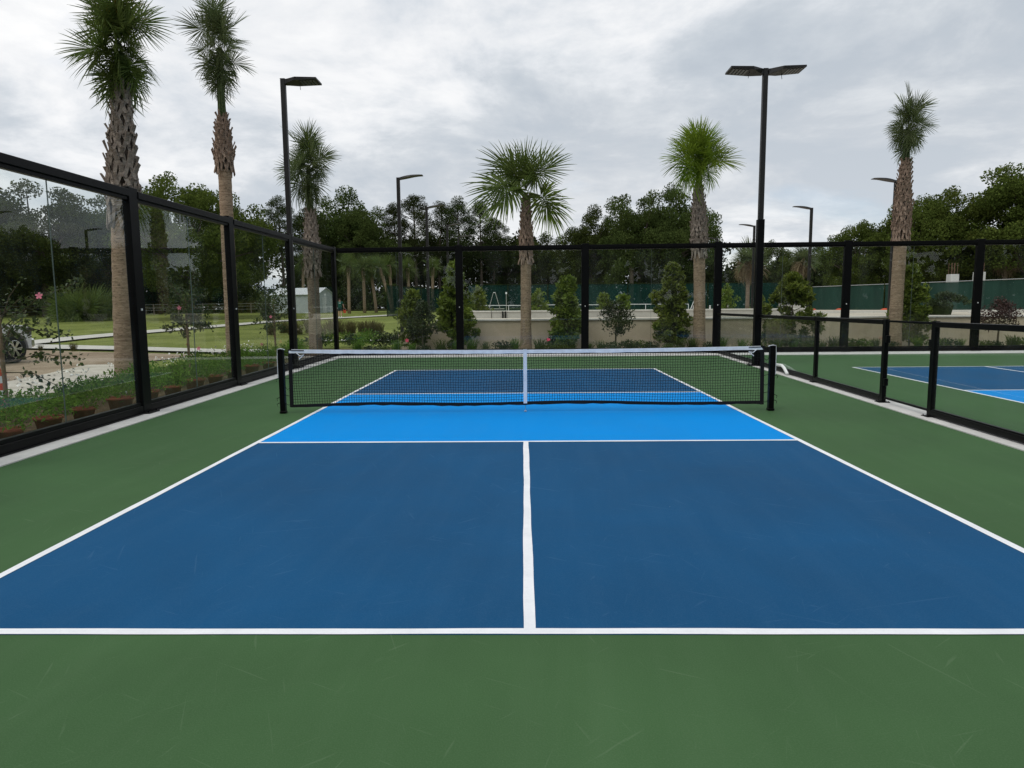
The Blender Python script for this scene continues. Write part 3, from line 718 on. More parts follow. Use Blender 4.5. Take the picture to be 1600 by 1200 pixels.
def palm(x, y, label, r0, zs, zb, zc, lean=(0, 0), fronds=(), mat='frond_green', bmat='boot_bark', bark='palm_bark', seed=1, flare=1.25, boot_gap=.115, name='palm_tree', bsc=1.0, group='tall palms round the courts', bz=0.0):
    """zs: top of the bare trunk, zb: top of the leaf bases, zc: height the fronds leave from"""
    rr = random.Random(seed)
    t = thing(name, label, 'palm tree', (x, y, bz), rr.uniform(0, 6.28), group); rzi = -t.rotation_euler[2]
    def axis_(z):
        f = z / zb; lx, ly = lean; c, s = math.cos(rzi), math.sin(rzi); qx, qy = lx * f ** 1.4, ly * f ** 1.4
        return Vector((c * qx - s * qy, s * qx + c * qy, 0))
    prof = []; n = 18; v = []; fs = []; zz_ = np.r_[np.arange(-.1, zs, .07), zs]
    for z in zz_:
        f = max(0, z) / zs; rad = r0 * (1.0 + .22 * math.exp(-max(0, z) * 3.2) - .06 * f) * (1 + rr.uniform(-.022, .022))
        c = axis_(max(z, 0))
        for k in range(n):
            a = 2 * math.pi * k / n; q = rad * (1 + rr.uniform(-.018, .018)); v.append((c.x + q * math.cos(a), c.y + q * math.sin(a), z))
    m = len(zz_)
    fs = [(i * n + k, i * n + (k + 1) % n, (i + 1) * n + (k + 1) % n, (i + 1) * n + k) for i in range(m - 1) for k in range(n)]
    MB().add(v, fs).build('trunk', bark, t, smooth=True)
    core = MB(); hz_ = np.linspace(zs - .06, zb + .1, 9)
    radc = lambda z: r0 * (.94 * flare * (1 - .0 * z) if z < zs + .35 * (zb - zs) else flare * .94 * (1 - .55 * (z - zs - .35 * (zb - zs)) / (.65 * (zb - zs))))
    core.tube([axis_(z) + Vector((0, 0, z)) for z in hz_], [radc(z) * .86 for z in hz_], 12); core.build('fibre_core', 'boot_core', t, smooth=True)
    z = zs + .10; k = 0; a = rr.uniform(0, 6)
    per = max(5, int(2 * math.pi * r0 * flare / (.17 * bsc)))
    while z < zb:
        for j in range(per):
            aa = a + 2 * math.pi * j / per + rr.uniform(-.13, .13); rad = radc(z) * .88; c = axis_(z)
            sc_ = bsc * rr.uniform(.9, 1.15) * (.75 + .25 * radc(z) / (r0 * flare))
            mw = (Matrix.Translation((c.x, c.y, z + rr.uniform(-.02, .02))) @ Matrix.Rotation(aa, 4, 'Z') @ Matrix.Translation((0, rad, 0))
                  @ Matrix.Rotation(rr.uniform(-.08, .22), 4, 'X') @ Matrix.Rotation(rr.uniform(-.22, .22), 4, 'Y') @ Matrix.Diagonal((sc_, sc_, sc_ * (rr.uniform(1.3, 2.1) if k == 0 else rr.uniform(.85, 1.2)), 1)))
            link('leaf_base', rr.choice(BOOT[bmat]), t, mw)
        a += math.pi / per; z += boot_gap * bsc * 1.25; k += 1
    # green petiole bundle above the leaf bases
    c0 = axis_(zb) + Vector((0, 0, zb - .05)); c1 = axis_(zb) + Vector((0, 0, zc + .15))
    bd = MB()
    for j in range(9):
        a = j * .698; o = Vector((math.cos(a), math.sin(a), 0)) * r0 * .34
        bd.tube([c0 + o * 1.35, (c0 + c1) / 2 + o * 1.0, c1 + o * .7], [.032, .026, .016], 5)
    bd.build('stalk_bundle', mat, t)
    for (az, el, s, var, dz, mm) in fronds:
        base = axis_(zb) + Vector((0, 0, zc + dz))
        mw = Matrix.Translation(base) @ Matrix.Rotation(R(az) + rzi, 4, 'Z') @ Matrix.Rotation(R(el), 4, 'X') @ Matrix.Rotation(rr.uniform(-.5, .5), 4, 'Y') @ Matrix.Scale(s, 4)
        link('frond', FR[mm or mat][var], t, mw)
    return t
def rnd_fronds(seed, n, lo, hi, s, dz=(0, .2), var=(0, 1, 2), special=None):
    rr = random.Random(seed); L = []
    for k in range(n):
        el = hi + (lo - hi) * (k / (n - 1)) + rr.uniform(-9, 9)
        v = rr.choice((0, 1, 2)) if el > 25 else (rr.choice((1, 2, 3)) if el > -5 else rr.choice((3, 4, 5)))
        L.append((k * 137.5 + rr.uniform(-18, 18), el, s * rr.uniform(.78, 1.16), v, dz[0] + (dz[1] - dz[0]) * (.5 + .42 * (2 * (el - lo) / (hi - lo) - 1) + rr.uniform(-.25, .25)), special if (special and k in (1, 5, 8, 11)) else None))
    return L
palm(-7.84, 10.2, 'thick-trunked palm nearest the left glass fence, crown cut by the top edge', .215, 3.35, 5.60, 6.35, (.22, .1),
     rnd_fronds(1, 50, -60, 86, .62, (-.22, .50), (0, 3), 'frond_yellow'), 'frond_green', 'boot_bark', 'palm_bark', 1, 1.2, .125, bsc=1.25)
palm(-7.52, 14.4, 'slimmer tall palm left of the single-lamp pole, crown cut by the top edge', .165, 5.05, 6.30, 7.75, (.04, 0),
     rnd_fronds(2, 36, -58, 86, .57, (-.25, .60), (0, 3)), 'frond_grey', 'boot_red', 'palm_bark', 2, 1.35, .10, bsc=.95)
palm(-6.98, 19.6, 'shorter palm behind the single-lamp pole at the left rear corner', .20, 2.75, 4.7, 6.0, (.0, 0),
     rnd_fronds(33, 34, -64, 86, .68, (-.38, .48), (0, 3), 'frond_bright'), 'frond_grey', 'boot_bark', 'palm_bark_grey', 3, 1.25, .115, bsc=1.1)
palm(.06, 20.4, 'open-crowned palm in the middle with two hanging side fronds', .185, 3.15, 5.15, 5.15, (.03, 0),
     [(95, 50, 1.22, 1, .32, None), (72, 62, 1.10, 2, .32, None), (125, 58, 1.0, 0, .25, None), (-95, 48, 1.22, 2, .32, None), (-72, 60, 1.12, 1, .32, None), (-125, 58, 1.0, 0, .25, None),
      (178, 72, 1.0, 0, .35, None), (5, 76, 1.1, 1, .35, None), (96, 30, 1.50, 4, .12, None), (80, 22, 1.30, 5, .05, None),
      (-88, -2, 1.25, 5, .0, 'frond_bright'), (-100, 6, 1.12, 4, .0, None), (165, 30, .9, 3, .1, None)], 'frond_green', 'boot_red', 'palm_bark', 4, 1.2, .115)
palm(6.0, 20.4, 'bright green full-crowned palm right of centre beside the double-lamp pole', .20, 3.3, 5.5, 5.95, (-.14, 0),
     rnd_fronds(5, 36, -30, 80, .81, (.15, .55), (0, 2)), 'frond_bright', 'boot_bark', 'palm_bark', 5, 1.3, .115, bsc=1.05)
palm(12.62, 20.4, 'upright palm at right with swollen leaf-base collar', .21, 3.75, 6.2, 7.1, (.06, 0),
     rnd_fronds(66, 32, -60, 84, .56, (-.22, .62), (0, 3)), 'frond_grey', 'boot_red', 'palm_bark', 6, 1.3, .115, bsc=1.05)

# simpler palms far off: one mesh per part, fronds shared
def far_palm(x, y, h, label, lean=0.0, s=1.0, dead=False, n=18, seed=0, gname='palms by the wood', r0=.17):
    rr = random.Random(seed + int(x * 7)); b = H(y) if x < -3.3 else 1.0
    t = thing('palm_tree', label, 'palm tree', (x, y, b), 0, gname)
    P = [(lean * (z / h) ** 1.3, 0, z) for z in np.linspace(0, h, 8)]
    MB().tube(P, [r0 * 1.2] + [r0] * 5 + [r0 * 1.5, r0 * 1.2], 9).build('trunk', 'palm_bark_grey' if dead else 'palm_bark', t, smooth=True)
    for k in range(n):
        el = 80 - 140 * k / (n - 1) + rr.uniform(-8, 8); v = (k % 3) if el > 30 else (3 if el > -10 else 4 + k % 2)
        mm = 'frond_dry' if dead and k > n * .55 else ('frond_green' if not dead else 'frond_grey')
        mw = Matrix.Translation((lean, 0, h - .1)) @ Matrix.Rotation(k * 2.4 + rr.uniform(-.3, .3), 4, 'Z') @ Matrix.Rotation(R(el), 4, 'X') @ Matrix.Scale(1.05 * s * rr.uniform(.8, 1.15), 4)
        link('frond', FR[mm][v], t, mw)
far_palm(-19.25, 72, 5.2, 'straight palm by the wood just right of the walking person', .1)
far_palm(-18.0, 74, 5.0, 'straight left palm of the pair right of the walking person', 0)
far_palm(-16.9, 75, 5.2, 'right palm of the pair, leaning left over its neighbour', -.6)
far_palm(-14.9, 74, 5.0, 'palm with strongly leaning trunk left of the green screen fence', -1.3)
far_palm(-15.2, 76, 5.4, 'palm half hidden behind the strongly leaning palm', -.3)
far_palm(-13.4, 77, 5.0, 'palm at the left edge of the green screen fence', -.1)
far_palm(-11.6, 84, 5.4, 'palm rising behind the near end of the green screen fence', .1)
far_palm(-27.5, 82, 6.0, 'slim palm behind the pale shed', .1)
far_palm(19.2, 56, 4.2, 'shaggy palm with dry hanging fronds behind the double-lamp pole', 0, 1.25, True, 26)
far_palm(27.8, 66, 4.8, 'shaggy palm left of the long green screen on the right', 0, 1.2, True, 24)
far_palm(42.6, 67, 5.3, 'shaggy palm behind the white columns on the right', 0, 1.5, True, 26)
far_palm(46.8, 64.5, 5.0, 'shaggy palm behind the screen at the right edge', 0, 1.45, True, 26)

# ================================================================== leaf clouds, trees and shrubs
def leaves(cent, size, aspect, rng, up=.3, out=None, outw=0.0):
    n = len(cent); d = rng.normal(size=(n, 3)); d[:, 2] += up
    if out is not None: d += out * outw
    d /= np.linalg.norm(d, axis=1)[:, None]
    e = rng.normal(size=(n, 3)); w_ = np.cross(d, e); w_ /= np.linalg.norm(w_, axis=1)[:, None]
    L = size[:, None] * d; Wd = size[:, None] * aspect * w_
    v = np.empty((n, 4, 3)); v[:, 0] = cent - L * .5; v[:, 1] = cent + Wd * .5 - L * .05; v[:, 2] = cent + L * .5; v[:, 3] = cent - Wd * .5 - L * .05
    return v.reshape(-1, 3), np.arange(4 * n).reshape(-1, 4)
def ball(rng, n, pw=.33):
    d = rng.normal(size=(n, 3)); d /= np.linalg.norm(d, axis=1)[:, None]; return d * (rng.random(n) ** pw)[:, None]
def clumpy(seed, centres, radii, per, lsize, aspect, flat=.75, up=.2):
    rng = np.random.default_rng(seed); C_ = []; O_ = []
    for c, r in zip(centres, radii):
        b = ball(rng, int(per * (r / np.mean(radii)) ** 2), .40); bb = b * np.array([r, r, r * flat]); C_.append(bb + c); O_.append(b)
    C_ = np.concatenate(C_); O_ = np.concatenate(O_)
    return leaves(C_, lsize * rng.uniform(.65, 1.35, len(C_)), aspect, rng, up, O_, .8)

def oak_parts(seed, mat, rx=5.6, zc=6.9, rz=5.2, nc=135, low=False, trunk_top=None):
    rng = np.random.default_rng(seed); cs = []; rs = []
    while len(cs) < nc:
        b = ball(rng, 1, .33)[0]; q = np.linalg.norm(b)
        if q < .42 or b[2] < -.85: continue
        k = 1 + .22 * math.sin(3 * math.atan2(b[1], b[0]) + seed) + .12 * math.sin(5 * math.atan2(b[1], b[0]) - seed * 2)
        c = np.array([b[0] * rx * k, b[1] * rx * k, zc + b[2] * rz * (1 + .12 * math.sin(4 * b[0] + seed))])
        cs.append(c); rs.append(rng.uniform(.75, 1.55))
    v, q = clumpy(seed, cs, rs, 330, .235, .62, .72)
    cm = npmesh('crown', v, q, mat)
    tr = MB(); rr = random.Random(seed); th = zc - rz * .55
    tr.tube([(0, 0, -.3), (.05, .02, th * .5), (.1, -.05, th), (.15, .1, zc)], [.42, .33, .27, .14], 8)
    for k in range(0, len(cs), 5):
        c = Vector(cs[k]); s0 = Vector((.1, 0, th * rr.uniform(.75, 1.25))); m_ = s0.lerp(c, .5) + Vector((rr.uniform(-.4, .4), rr.uniform(-.4, .4), rr.uniform(-.1, .5)))
        tr.tube([s0, m_, c], [.15, .10, .035], 5)
    return cm, tr.mesh('trunk', 'tree_bark')
def pine_parts(seed, h=16.0, start=.48, spread=3.3, nc=46, mat='pine_leaf'):
    rng = np.random.default_rng(seed); cs = []; rs = []; tr = MB(); rr = random.Random(seed)
    bend = rr.uniform(-.5, .5); ax = lambda z: Vector((bend * (z / h) ** 2, .3 * math.sin(z * .3), z))
    tr.tube([ax(z) for z in np.linspace(-.3, h * .97, 9)], list(np.linspace(.30, .06, 9)), 8)
    for k in range(nc):
        f = start + (1 - start) * (k + rng.random()) / nc; a = k * 2.4 + rng.uniform(-.4, .4)
        g = (f - start) / (1 - start); rad = spread * (math.sin(math.pi * min(1, g * .82 + .16)) ** .8) * rng.uniform(.35, 1.0)
        p = ax(h * f) + Vector((math.cos(a) * rad, math.sin(a) * rad, rng.uniform(-.2, .6)))
        cs.append(np.array(p)); rs.append(rng.uniform(.7, 1.25))
        if k % 2 == 0: tr.tube([ax(h * f - .6), ax(h * f).lerp(p, .55) + Vector((0, 0, -.15)), p], [.07, .05, .02], 4)
    for k in range(5):
        f = start * rng.uniform(.45, .95); a = rng.uniform(0, 6.28); tr.tube([ax(h * f), ax(h * f) + Vector((math.cos(a) * 1.2, math.sin(a) * 1.2, .2))], [.04, .012], 4)
    v, q = clumpy(seed, cs, rs, 320, .22, .36, .62, .3)
    return npmesh('crown', v, q, mat), tr.mesh('trunk', 'tree_bark')
OAK = [oak_parts(1, 'oak_leaf'), oak_parts(2, 'oak_leaf', 5.4, 7.0, 5.0), oak_parts(3, 'oak_bright', 6.0, 6.8, 5.2), oak_parts(4, 'oak_bright', 5.6, 6.9, 5.1)]
PINE = [pine_parts(7), pine_parts(8, 16, .55, 3.0, 38), pine_parts(9, 16, .42, 3.8, 54)]
def put_tree(parts, x, y, top, label, base_h, name, group, wide=1.0, rz=0.0, bz=None):
    b = H(y) if bz is None else bz; s = (top - b) / base_h
    t = thing(name, label, 'tree', (x, y, b - .05), rz, group, (s * wide, s * wide, s))
    link('crown', parts[0], t); link('trunk', parts[1], t); return t
oaks = [  # x, y, top height, variant, width, label
    (-62, 70, 16.5, 0, 1.2, 'dark broadleaf tree at the far left edge of the lawn'),
    (-53, 72, 15.4, 1, 1.1, 'dark round tree left of the gap behind the first glass bay'),
    (-49, 80, 15.5, 0, .95, 'dark tree right of the gap behind the first glass bay'),
    (-44, 84, 14.6, 1, 1.0, 'dark tree behind the thick-trunked left palm'),
    (-31.9, 62, 14.6, 2, .92, 'round green tree rising over the left fence between two palms'),
    (-37, 82, 14.4, 1, 1.0, 'dark tree behind the second left palm'),
    (-26.5, 95, 17.6, 0, .88, 'large round dark tree right of the single-lamp pole'),
    (-22.0, 92, 15.6, 1, .80, 'dark tree over the cluster of straight palms'),
    (-2.5, 112, 13.6, 1, .9, 'distant dark tree behind the middle palm trunk, left side'),
    (4.5, 110, 12.8, 0, .9, 'distant dark tree just right of the middle palm trunk'),
    (9.2, 92, 14.4, 0, .72, 'narrow rounded tree left of the big double-topped tree'),
    (14.8, 85, 15.9, 1, .82, 'left dome of the big double-topped tree left of the bright palm'),
    (19.8, 88, 16.6, 0, .86, 'right dome of the big double-topped tree behind the bright palm'),
    (25.2, 97, 12.8, 1, .7, 'lower tree just right of the bright palm trunk'),
    (30.5, 82, 9.6, 2, .8, 'low tree behind the double-lamp pole'),
    (41, 96, 9.6, 0, 1.0, 'low distant tree beneath the open sky on the right'),
    (35.2, 70, 10.6, 2, .75, 'first tree of the rising bank right of the double-lamp pole'),
    (39.5, 68, 12.5, 3, .85, 'broad tree behind the upright right palm'),
    (44.6, 68, 13.6, 2, .95, 'tall broad tree between the right palm and the right edge'),
    (48.8, 64, 14.6, 3, 1.0, 'tallest broad tree at the right edge'),
    (56, 62, 15.0, 2, 1.05, 'broad tree cut off by the right edge of the photo')]
for i, (x, y, top, v, wd, lab) in enumerate(oaks):
    put_tree(OAK[v], x, y, top, lab, 12.6, 'broadleaf_tree', 'broadleaf trees round the site', wd, i * 1.3)
pines = [(-31, 85, 15.2, 1, 1.0, 'thin open pine just left of the single-lamp pole'), (-28.6, 88, 14.6, 2, .9, 'sparse pine between the lamp pole and the round dark tree'),
         (-19.0, 99, 16.4, 0, .9, 'pine right of the round dark tree, left of the nearest arched lamp'), (-16.2, 100, 18.0, 2, 1.0, 'tall pine just right of the nearest arched lamp'),
         (-12.9, 104, 17.2, 0, .95, 'pine behind the second arched lamp'), (-9.8, 102, 17.5, 1, 1.05, 'pine behind the third arched lamp'),
         (-6.6, 105, 17.4, 0, 1.0, 'open pine left of the hanging frond of the middle palm'), (-4.6, 108, 15.6, 2, .8, 'shorter pine behind the left hanging frond of the middle palm'),
         (-24.2, 98, 15.6, 1, 1.0, 'pine stem standing between the two dark round trees'), (22.0, 92, 14.2, 1, .9, 'pine at the right shoulder of the double-topped tree'),
         (11.6, 94, 13.6, 0, .8, 'pine between the narrow tree and the double-topped tree'), (1.0, 116, 14.0, 0, .9, 'distant pine directly behind the middle palm')]
for i, (x, y, top, v, wd, lab) in enumerate(pines):
    put_tree(PINE[v], x, y, top, lab, 16.2, 'pine_tree', 'pines at the edge of the wood', wd, i * 2.1)
# pale forked trunk that shows between the back glass bays
ft = thing('bare_forked_tree', 'pale forked tree trunk seen through the glass right of centre', 'tree', (13.6, 84, H(84)))
fm = MB(); fm.tube([(0, 0, 0), (.1, 0, 3), (0, 0, 5.2), (.2, 0, 6.6), (0, 0, 8.2)], [.34, .30, .26, .16, .08], 9); fm.tube([(0, 0, 4.8), (.8, .1, 6.0), (1.4, .3, 7.6)], [.16, .12, .05], 7); fm.build('trunk', 'tree_bark_pale', ft, smooth=True)
fv, fq = clumpy(77, [np.array(c) for c in ((0, 0, 8.6), (1.6, .3, 8.0), (.9, -.5, 8.4), (-.9, .4, 8.2))], [1.2, 1.0, 1.1, 1.0], 160, .28, .6); link('crown', npmesh('crown', fv, fq, 'oak_leaf'), ft)

# understory: the dark thicket that closes the wood
rng = np.random.default_rng(91); cs = []; rs = []
for k in range(1500):
    x = rng.uniform(-95, 70); y = (88 if x < -40 else (104 if x < -5 else (112 if x < 8 else 96))) + rng.uniform(0, 16); cs.append(np.array([x, y, H(y) + (.3 + 8.2 * rng.random() ** 1.15 if x < 30 else rng.uniform(.3, 5.0))])); rs.append(rng.uniform(1.3, 2.3))
for k in range(330):
    x = rng.uniform(20, 75); y = 74 + rng.uniform(0, 10) + max(0, 30 - x) * .8; cs.append(np.array([x, y, 1 + rng.uniform(.2, 4.6)])); rs.append(rng.uniform(1.0, 1.9))
for k in range(260):
    x = rng.uniform(-36, 4); y = rng.uniform(112, 122); cs.append(np.array([x, y, H(y) + rng.uniform(5, 11.5)])); rs.append(rng.uniform(1.4, 2.4))
v, q = clumpy(92, cs, rs, 95, .52, .62, .85)
und = link('woodland_thicket', npmesh('woodland_thicket', v, q, 'under_leaf')); tag(und, 'dark woodland thicket closing the view below the tree crowns', 'thicket', kind='stuff')
rng = np.random.default_rng(97); cs = []; rs = []  # dense foliage added out of view so the glass panes mirror something dark
for k in range(900):
    a_ = rng.uniform(R(-178), R(8)); rd = rng.uniform(60, 76); cs.append(np.array([rd * math.cos(a_), rd * math.sin(a_) + 8, 11.5 * rng.random() ** 1.2])); rs.append(rng.uniform(1.8, 3.0))
v, q = clumpy(98, cs, rs, 42, 1.15, .7, .85)
wd_ = link('unseen_wood', npmesh('unseen_wood', v, q, 'under_leaf')); tag(wd_, 'unseen belt of trees added round the near side to darken the reflections in the glass', 'wood', kind='stuff')
def bush_parts(seed, mat, w_=1.6, h=1.9, nc=26, per=120, ls=.17):
    rng = np.random.default_rng(seed); cs = []; rs = []
    for k in range(nc):
        b = ball(rng, 1, .4)[0]; cs.append(np.array([b[0] * w_, b[1] * w_, abs(b[2]) * h * .85 + .25])); rs.append(rng.uniform(.35, .6))
    v, q = clumpy(seed, cs, rs, per, ls, .5, .8); return npmesh('foliage', v, q, mat)
stem_me = MB().tube([(0, 0, -.1), (.03, .02, .6), (.0, .05, 1.1)], [.05, .04, .02], 6).mesh('stem', 'stem_bark')
BUSH = [bush_parts(21, 'under_leaf'), bush_parts(22, 'oak_leaf', 1.9, 2.3), bush_parts(23, 'grassy', 1.4, 1.2, 20, 110, .16)]
labs = ['dark thicket bush at the far edge of the lawn left of the shed', 'thicket bush along the edge of the wood']
for i, (x, y, v, s, lab) in enumerate([(-66, 78, 1, 2.2, 'dark bush at the far left end of the lawn edge'), (-59, 79, 0, 2.0, 'second bush from the left end of the lawn edge'), (-53, 80, 1, 2.0, 'bush behind the fan palmetto on the lawn edge'),
        (-47, 82, 0, 1.9, 'bush right of the fan palmetto on the lawn edge'), (-41, 83, 1, 1.8, 'lawn-edge bush behind the thick left palm trunk'), (-35.5, 84, 0, 1.9, 'lawn-edge bush between the two left palms'),
        (-31.5, 84, 1, 1.6, 'lawn-edge bush just left of the pale shed'), (-22.5, 86, 0, 1.7, 'bush right of the pale shed'), (-18.0, 88, 1, 1.9, 'dark bush behind the straight palms'), (-13.2, 86, 0, 1.6, 'dark bush behind the leaning palm')]):
    t = thing('thicket_bush', lab, 'bush', (x, y, H(y)), i * 1.7, 'bushes at the edge of the wood', s); link('foliage', BUSH[v], t); link('stem', stem_me, t)
# fan palmetto on the lawn edge
t = thing('palmetto', 'low fan palmetto clump on the lawn behind the first glass bay', 'palmetto', (-40.6, 59, H(59)))
for k in range(46):
    rr = random.Random(k); el = rr.uniform(5, 80)
    link('frond', FR['frond_green'][1 if el > 40 else 2], t, Matrix.Translation((rr.uniform(-1.2, 1.2), rr.uniform(-.8, .8), rr.uniform(0, .5))) @ Matrix.Rotation(k * 2.4, 4, 'Z') @ Matrix.Rotation(R(el), 4, 'X') @ Matrix.Scale(rr.uniform(1.7, 2.4), 4))

def cone_shrub(seed, h, wmax, n, ls, mat, lean=.0, round_=False):
    """dense upright garden tree: leaves on whorls of twigs"""
    rng = np.random.default_rng(seed); cs = []; rs = []
    m = int(80 * h / 3) + 24
    for k in range(m):
        f = rng.random() ** .85
        prof = (math.sin(math.pi * (.10 + .90 * f)) ** .7 if round_ else (min(1, .62 + f * 2.0) * (1 - f) ** .60 + .06)); a = rng.uniform(0, 6.28); rad = wmax * prof * rng.uniform(.35, 1.0) * (1 + .22 * math.sin(2 * a + seed + 4 * f) + .16 * math.sin(9 * f + 3 * a)) * (1.25 if rng.random() < .12 else 1)
        cs.append(np.array([math.cos(a) * rad, math.sin(a) * rad, h * (.06 + .90 * f)])); rs.append(rng.uniform(.11, .27))
    return clumpy(seed, cs, rs, n // m, ls, .45, .9, .35)
def garden_tree(name, x, y, bz, h, wmax, n, ls, mat, label, cat, seed, trunk=0.0, round_=False, group=None):
    t = thing(name, label, cat, (x, y, bz), 0, group)
    v, q = cone_shrub(seed, h - trunk, wmax, n, ls, mat, round_=round_); v[:, 2] += trunk
    link('crown', npmesh('crown', v, q, mat), t)
    tr = MB(); rr = random.Random(seed); tr.tube([(0, 0, -.05), (.02, 0, h * .4), (0, .02, h * .85)], [.035, .028, .01], 7)
    for k in range(8):
        a = k * 2.4; z = trunk + (h - trunk) * (.1 + .08 * k); tr.tube([(0, 0, z), (math.cos(a) * wmax * .6, math.sin(a) * wmax * .6, z + .25)], [.014, .006], 5)
    tr.build('trunk', 'stem_bark', t); return t
gt = 'evergreens in the back planting bed'
garden_tree('evergreen_tree', -3.95, 21.0, 0, 2.15, .50, 2850, .165, 'magnolia_leaf', 'short conical evergreen behind the small round tree at left of the bed', 'tree', 101, group=gt)
garden_tree('small_round_tree', -3.5, 20.3, 0, 1.7, .52, 1700, .10, 'dark_shrub', 'small dark round-headed tree at the left end of the back bed', 'tree', 102, .55, True)
garden_tree('evergreen_tree', -2.45, 20.8, 0, 3.1, .72, 7980, .165, 'magnolia_leaf', 'tallest conical evergreen behind the second post of the back fence', 'tree', 103, group=gt)
garden_tree('evergreen_tree', 1.48, 20.7, 0, 2.65, .66, 6840, .165, 'magnolia_leaf', 'glossy conical evergreen just right of the middle palm', 'tree', 104, group=gt)
garden_tree('small_round_tree', 3.1, 20.2, 0, 1.62, .58, 1900, .09, 'dark_shrub', 'small dark round-headed tree between two evergreens right of centre', 'tree', 105, .55, True)
garden_tree('evergreen_tree', 5.15, 21.0, 0, 2.95, .68, 6840, .165, 'magnolia_leaf', 'conical evergreen just left of the bright green palm', 'tree', 106, group=gt)
garden_tree('evergreen_tree', 9.15, 20.5, 0, 2.55, .92, 7980, .165, 'magnolia_leaf', 'broad evergreen behind the divider right of the double-lamp pole', 'tree', 107, group=gt)
garden_tree('evergreen_tree', 13.35, 20.8, 0, 2.85, .55, 5700, .165, 'magnolia_leaf', 'slim evergreen just right of the upright right palm', 'tree', 108, group=gt)
garden_tree('purple_tree', 16.1, 20.4, 0, 1.62, .60, 1800, .09, 'purple_leaf', 'small purple-leaved round tree near the right edge', 'tree', 109, .62, True)
garden_tree('evergreen_tree', 4.1, 32, 1.0, 1.1, .42, 900, .165, 'magnolia_leaf', 'left of two small evergreens on the terrace over the round-headed tree', 'tree', 110)
garden_tree('evergreen_tree', 5.1, 32, 1.0, 1.1, .40, 900, .165, 'magnolia_leaf', 'right of two small evergreens on the terrace over the round-headed tree', 'tree', 111)
garden_tree('evergreen_tree', .75, 34, 1.0, 1.5, .55, 1100, .165, 'magnolia_leaf', 'small evergreen on the terrace just right of the middle palm trunk', 'tree', 112)
garden_tree('evergreen_tree', 12.7, 40, 1.0, 1.75, .6, 1200, .15, 'magnolia_leaf', 'small evergreen on the terrace between fence post and double-lamp pole', 'tree', 113)
garden_tree('evergreen_tree', -2.2, 30, 1.0, 1.45, .5, 1100, .165, 'magnolia_leaf', 'small evergreen on the terrace right of the tallest conical evergreen', 'tree', 114)
garden_tree('evergreen_tree', 18.2, 50, 1.0, 1.4, .6, 900, .16, 'magnolia_leaf', 'small evergreen at the foot of the shaggy palm behind the lamp pole', 'tree', 115)
# spreading juniper in a tub
t = thing('spreading_juniper', 'low spreading juniper in a dark tub on the terrace at right', 'shrub', (17.5, 26, 1.0))
rng = np.random.default_rng(120); cs = [np.array([rng.uniform(-1, 1) * (1.15 if k % 3 == 0 else .6), rng.uniform(-.5, .5), .55 + rng.uniform(-.1, .35)]) for k in range(34)]
v, q = clumpy(121, cs, [rng.uniform(.16, .28) for _ in cs], 80, .13, .3, .6, .5); link('foliage', npmesh('foliage', v, q, 'dark_shrub'), t)
MB().lathe([(.38, -.02), (.46, .38), (.50, .42), (.42, .42)], 14).build('tub', 'under_leaf', t)

# ------------------------------------------------------------------ low planting along the fences
def clump_mesh(seed, mat, w_, h, n, ls, aspect, up):
    rng = np.random.default_rng(seed); b = ball(rng, n, .5); c = b * np.array([w_, w_, h * .5]); c[:, 2] += h * .5
    return npmesh('foliage', *leaves(c, ls * rng.uniform(.6, 1.4, n), aspect, rng, up, b, .9), mat)
def blade_mesh(seed, mat, n, h, spread):
    rr = random.Random(seed); mb = MB()
    for k in range(n):
        a = rr.uniform(0, 6.28); o = Vector((rr.uniform(-.12, .12), rr.uniform(-.12, .12), 0)); d = Vector((math.cos(a), math.sin(a), 0)); L = h * rr.uniform(.6, 1.15); s_ = spread * rr.uniform(.3, 1.1); wv = Vector((-d.y, d.x, 0)) * .009
        P = [o, o + d * s_ * .3 + Vector((0, 0, L * .55)), o + d * s_ * .75 + Vector((0, 0, L * .92)), o + d * s_ * 1.2 + Vector((0, 0, L))]
        vs = []
        for j, p in enumerate(P): q = wv * (1, .9, .6, .1)[j]; vs += [p - q, p + q]
        mb.add(vs, [(0, 1, 3, 2), (2, 3, 5, 4), (4, 5, 7, 6)])
    return mb.mesh('foliage', mat)
LOW = [clump_mesh(200 + k, m, .34, h, 520, ls, .45, u) for k, (m, h, ls, u) in enumerate([('pot_leaf', .50, .055, .3), ('pot_leaf', .42, .05, .4), ('dark_shrub', .38, .07, .2), ('grassy', .36, .07, .6)])]
BLADE = [blade_mesh(210 + k, m, 110, .42, .30) for k, m in enumerate(('grassy', 'pot_leaf', 'brown_grass'))]
rr = random.Random(8)
def low_plant(x, y, me, s, label, group, name='low_plant', cat='plant', z=None):
    t = thing(name, label, cat, (x, y, (H(y) - .01) if z is None else z), rr.uniform(0, 6.28), group, s); link('foliage', me, t); return t
ORD = ['first', 'second', 'third', 'fourth', 'fifth', 'sixth', 'seventh', 'eighth', 'ninth', 'tenth', 'eleventh', 'twelfth', 'thirteenth', 'fourteenth', 'fifteenth', 'sixteenth', 'seventeenth', 'eighteenth', 'nineteenth', 'twentieth']
ORD += ['twenty-' + q for q in ORD[:9]] + ['thirtieth']
BAY = ['leftmost', 'second', 'third', 'fourth', 'fifth', 'rightmost']; cnt = {}
x = -5.6
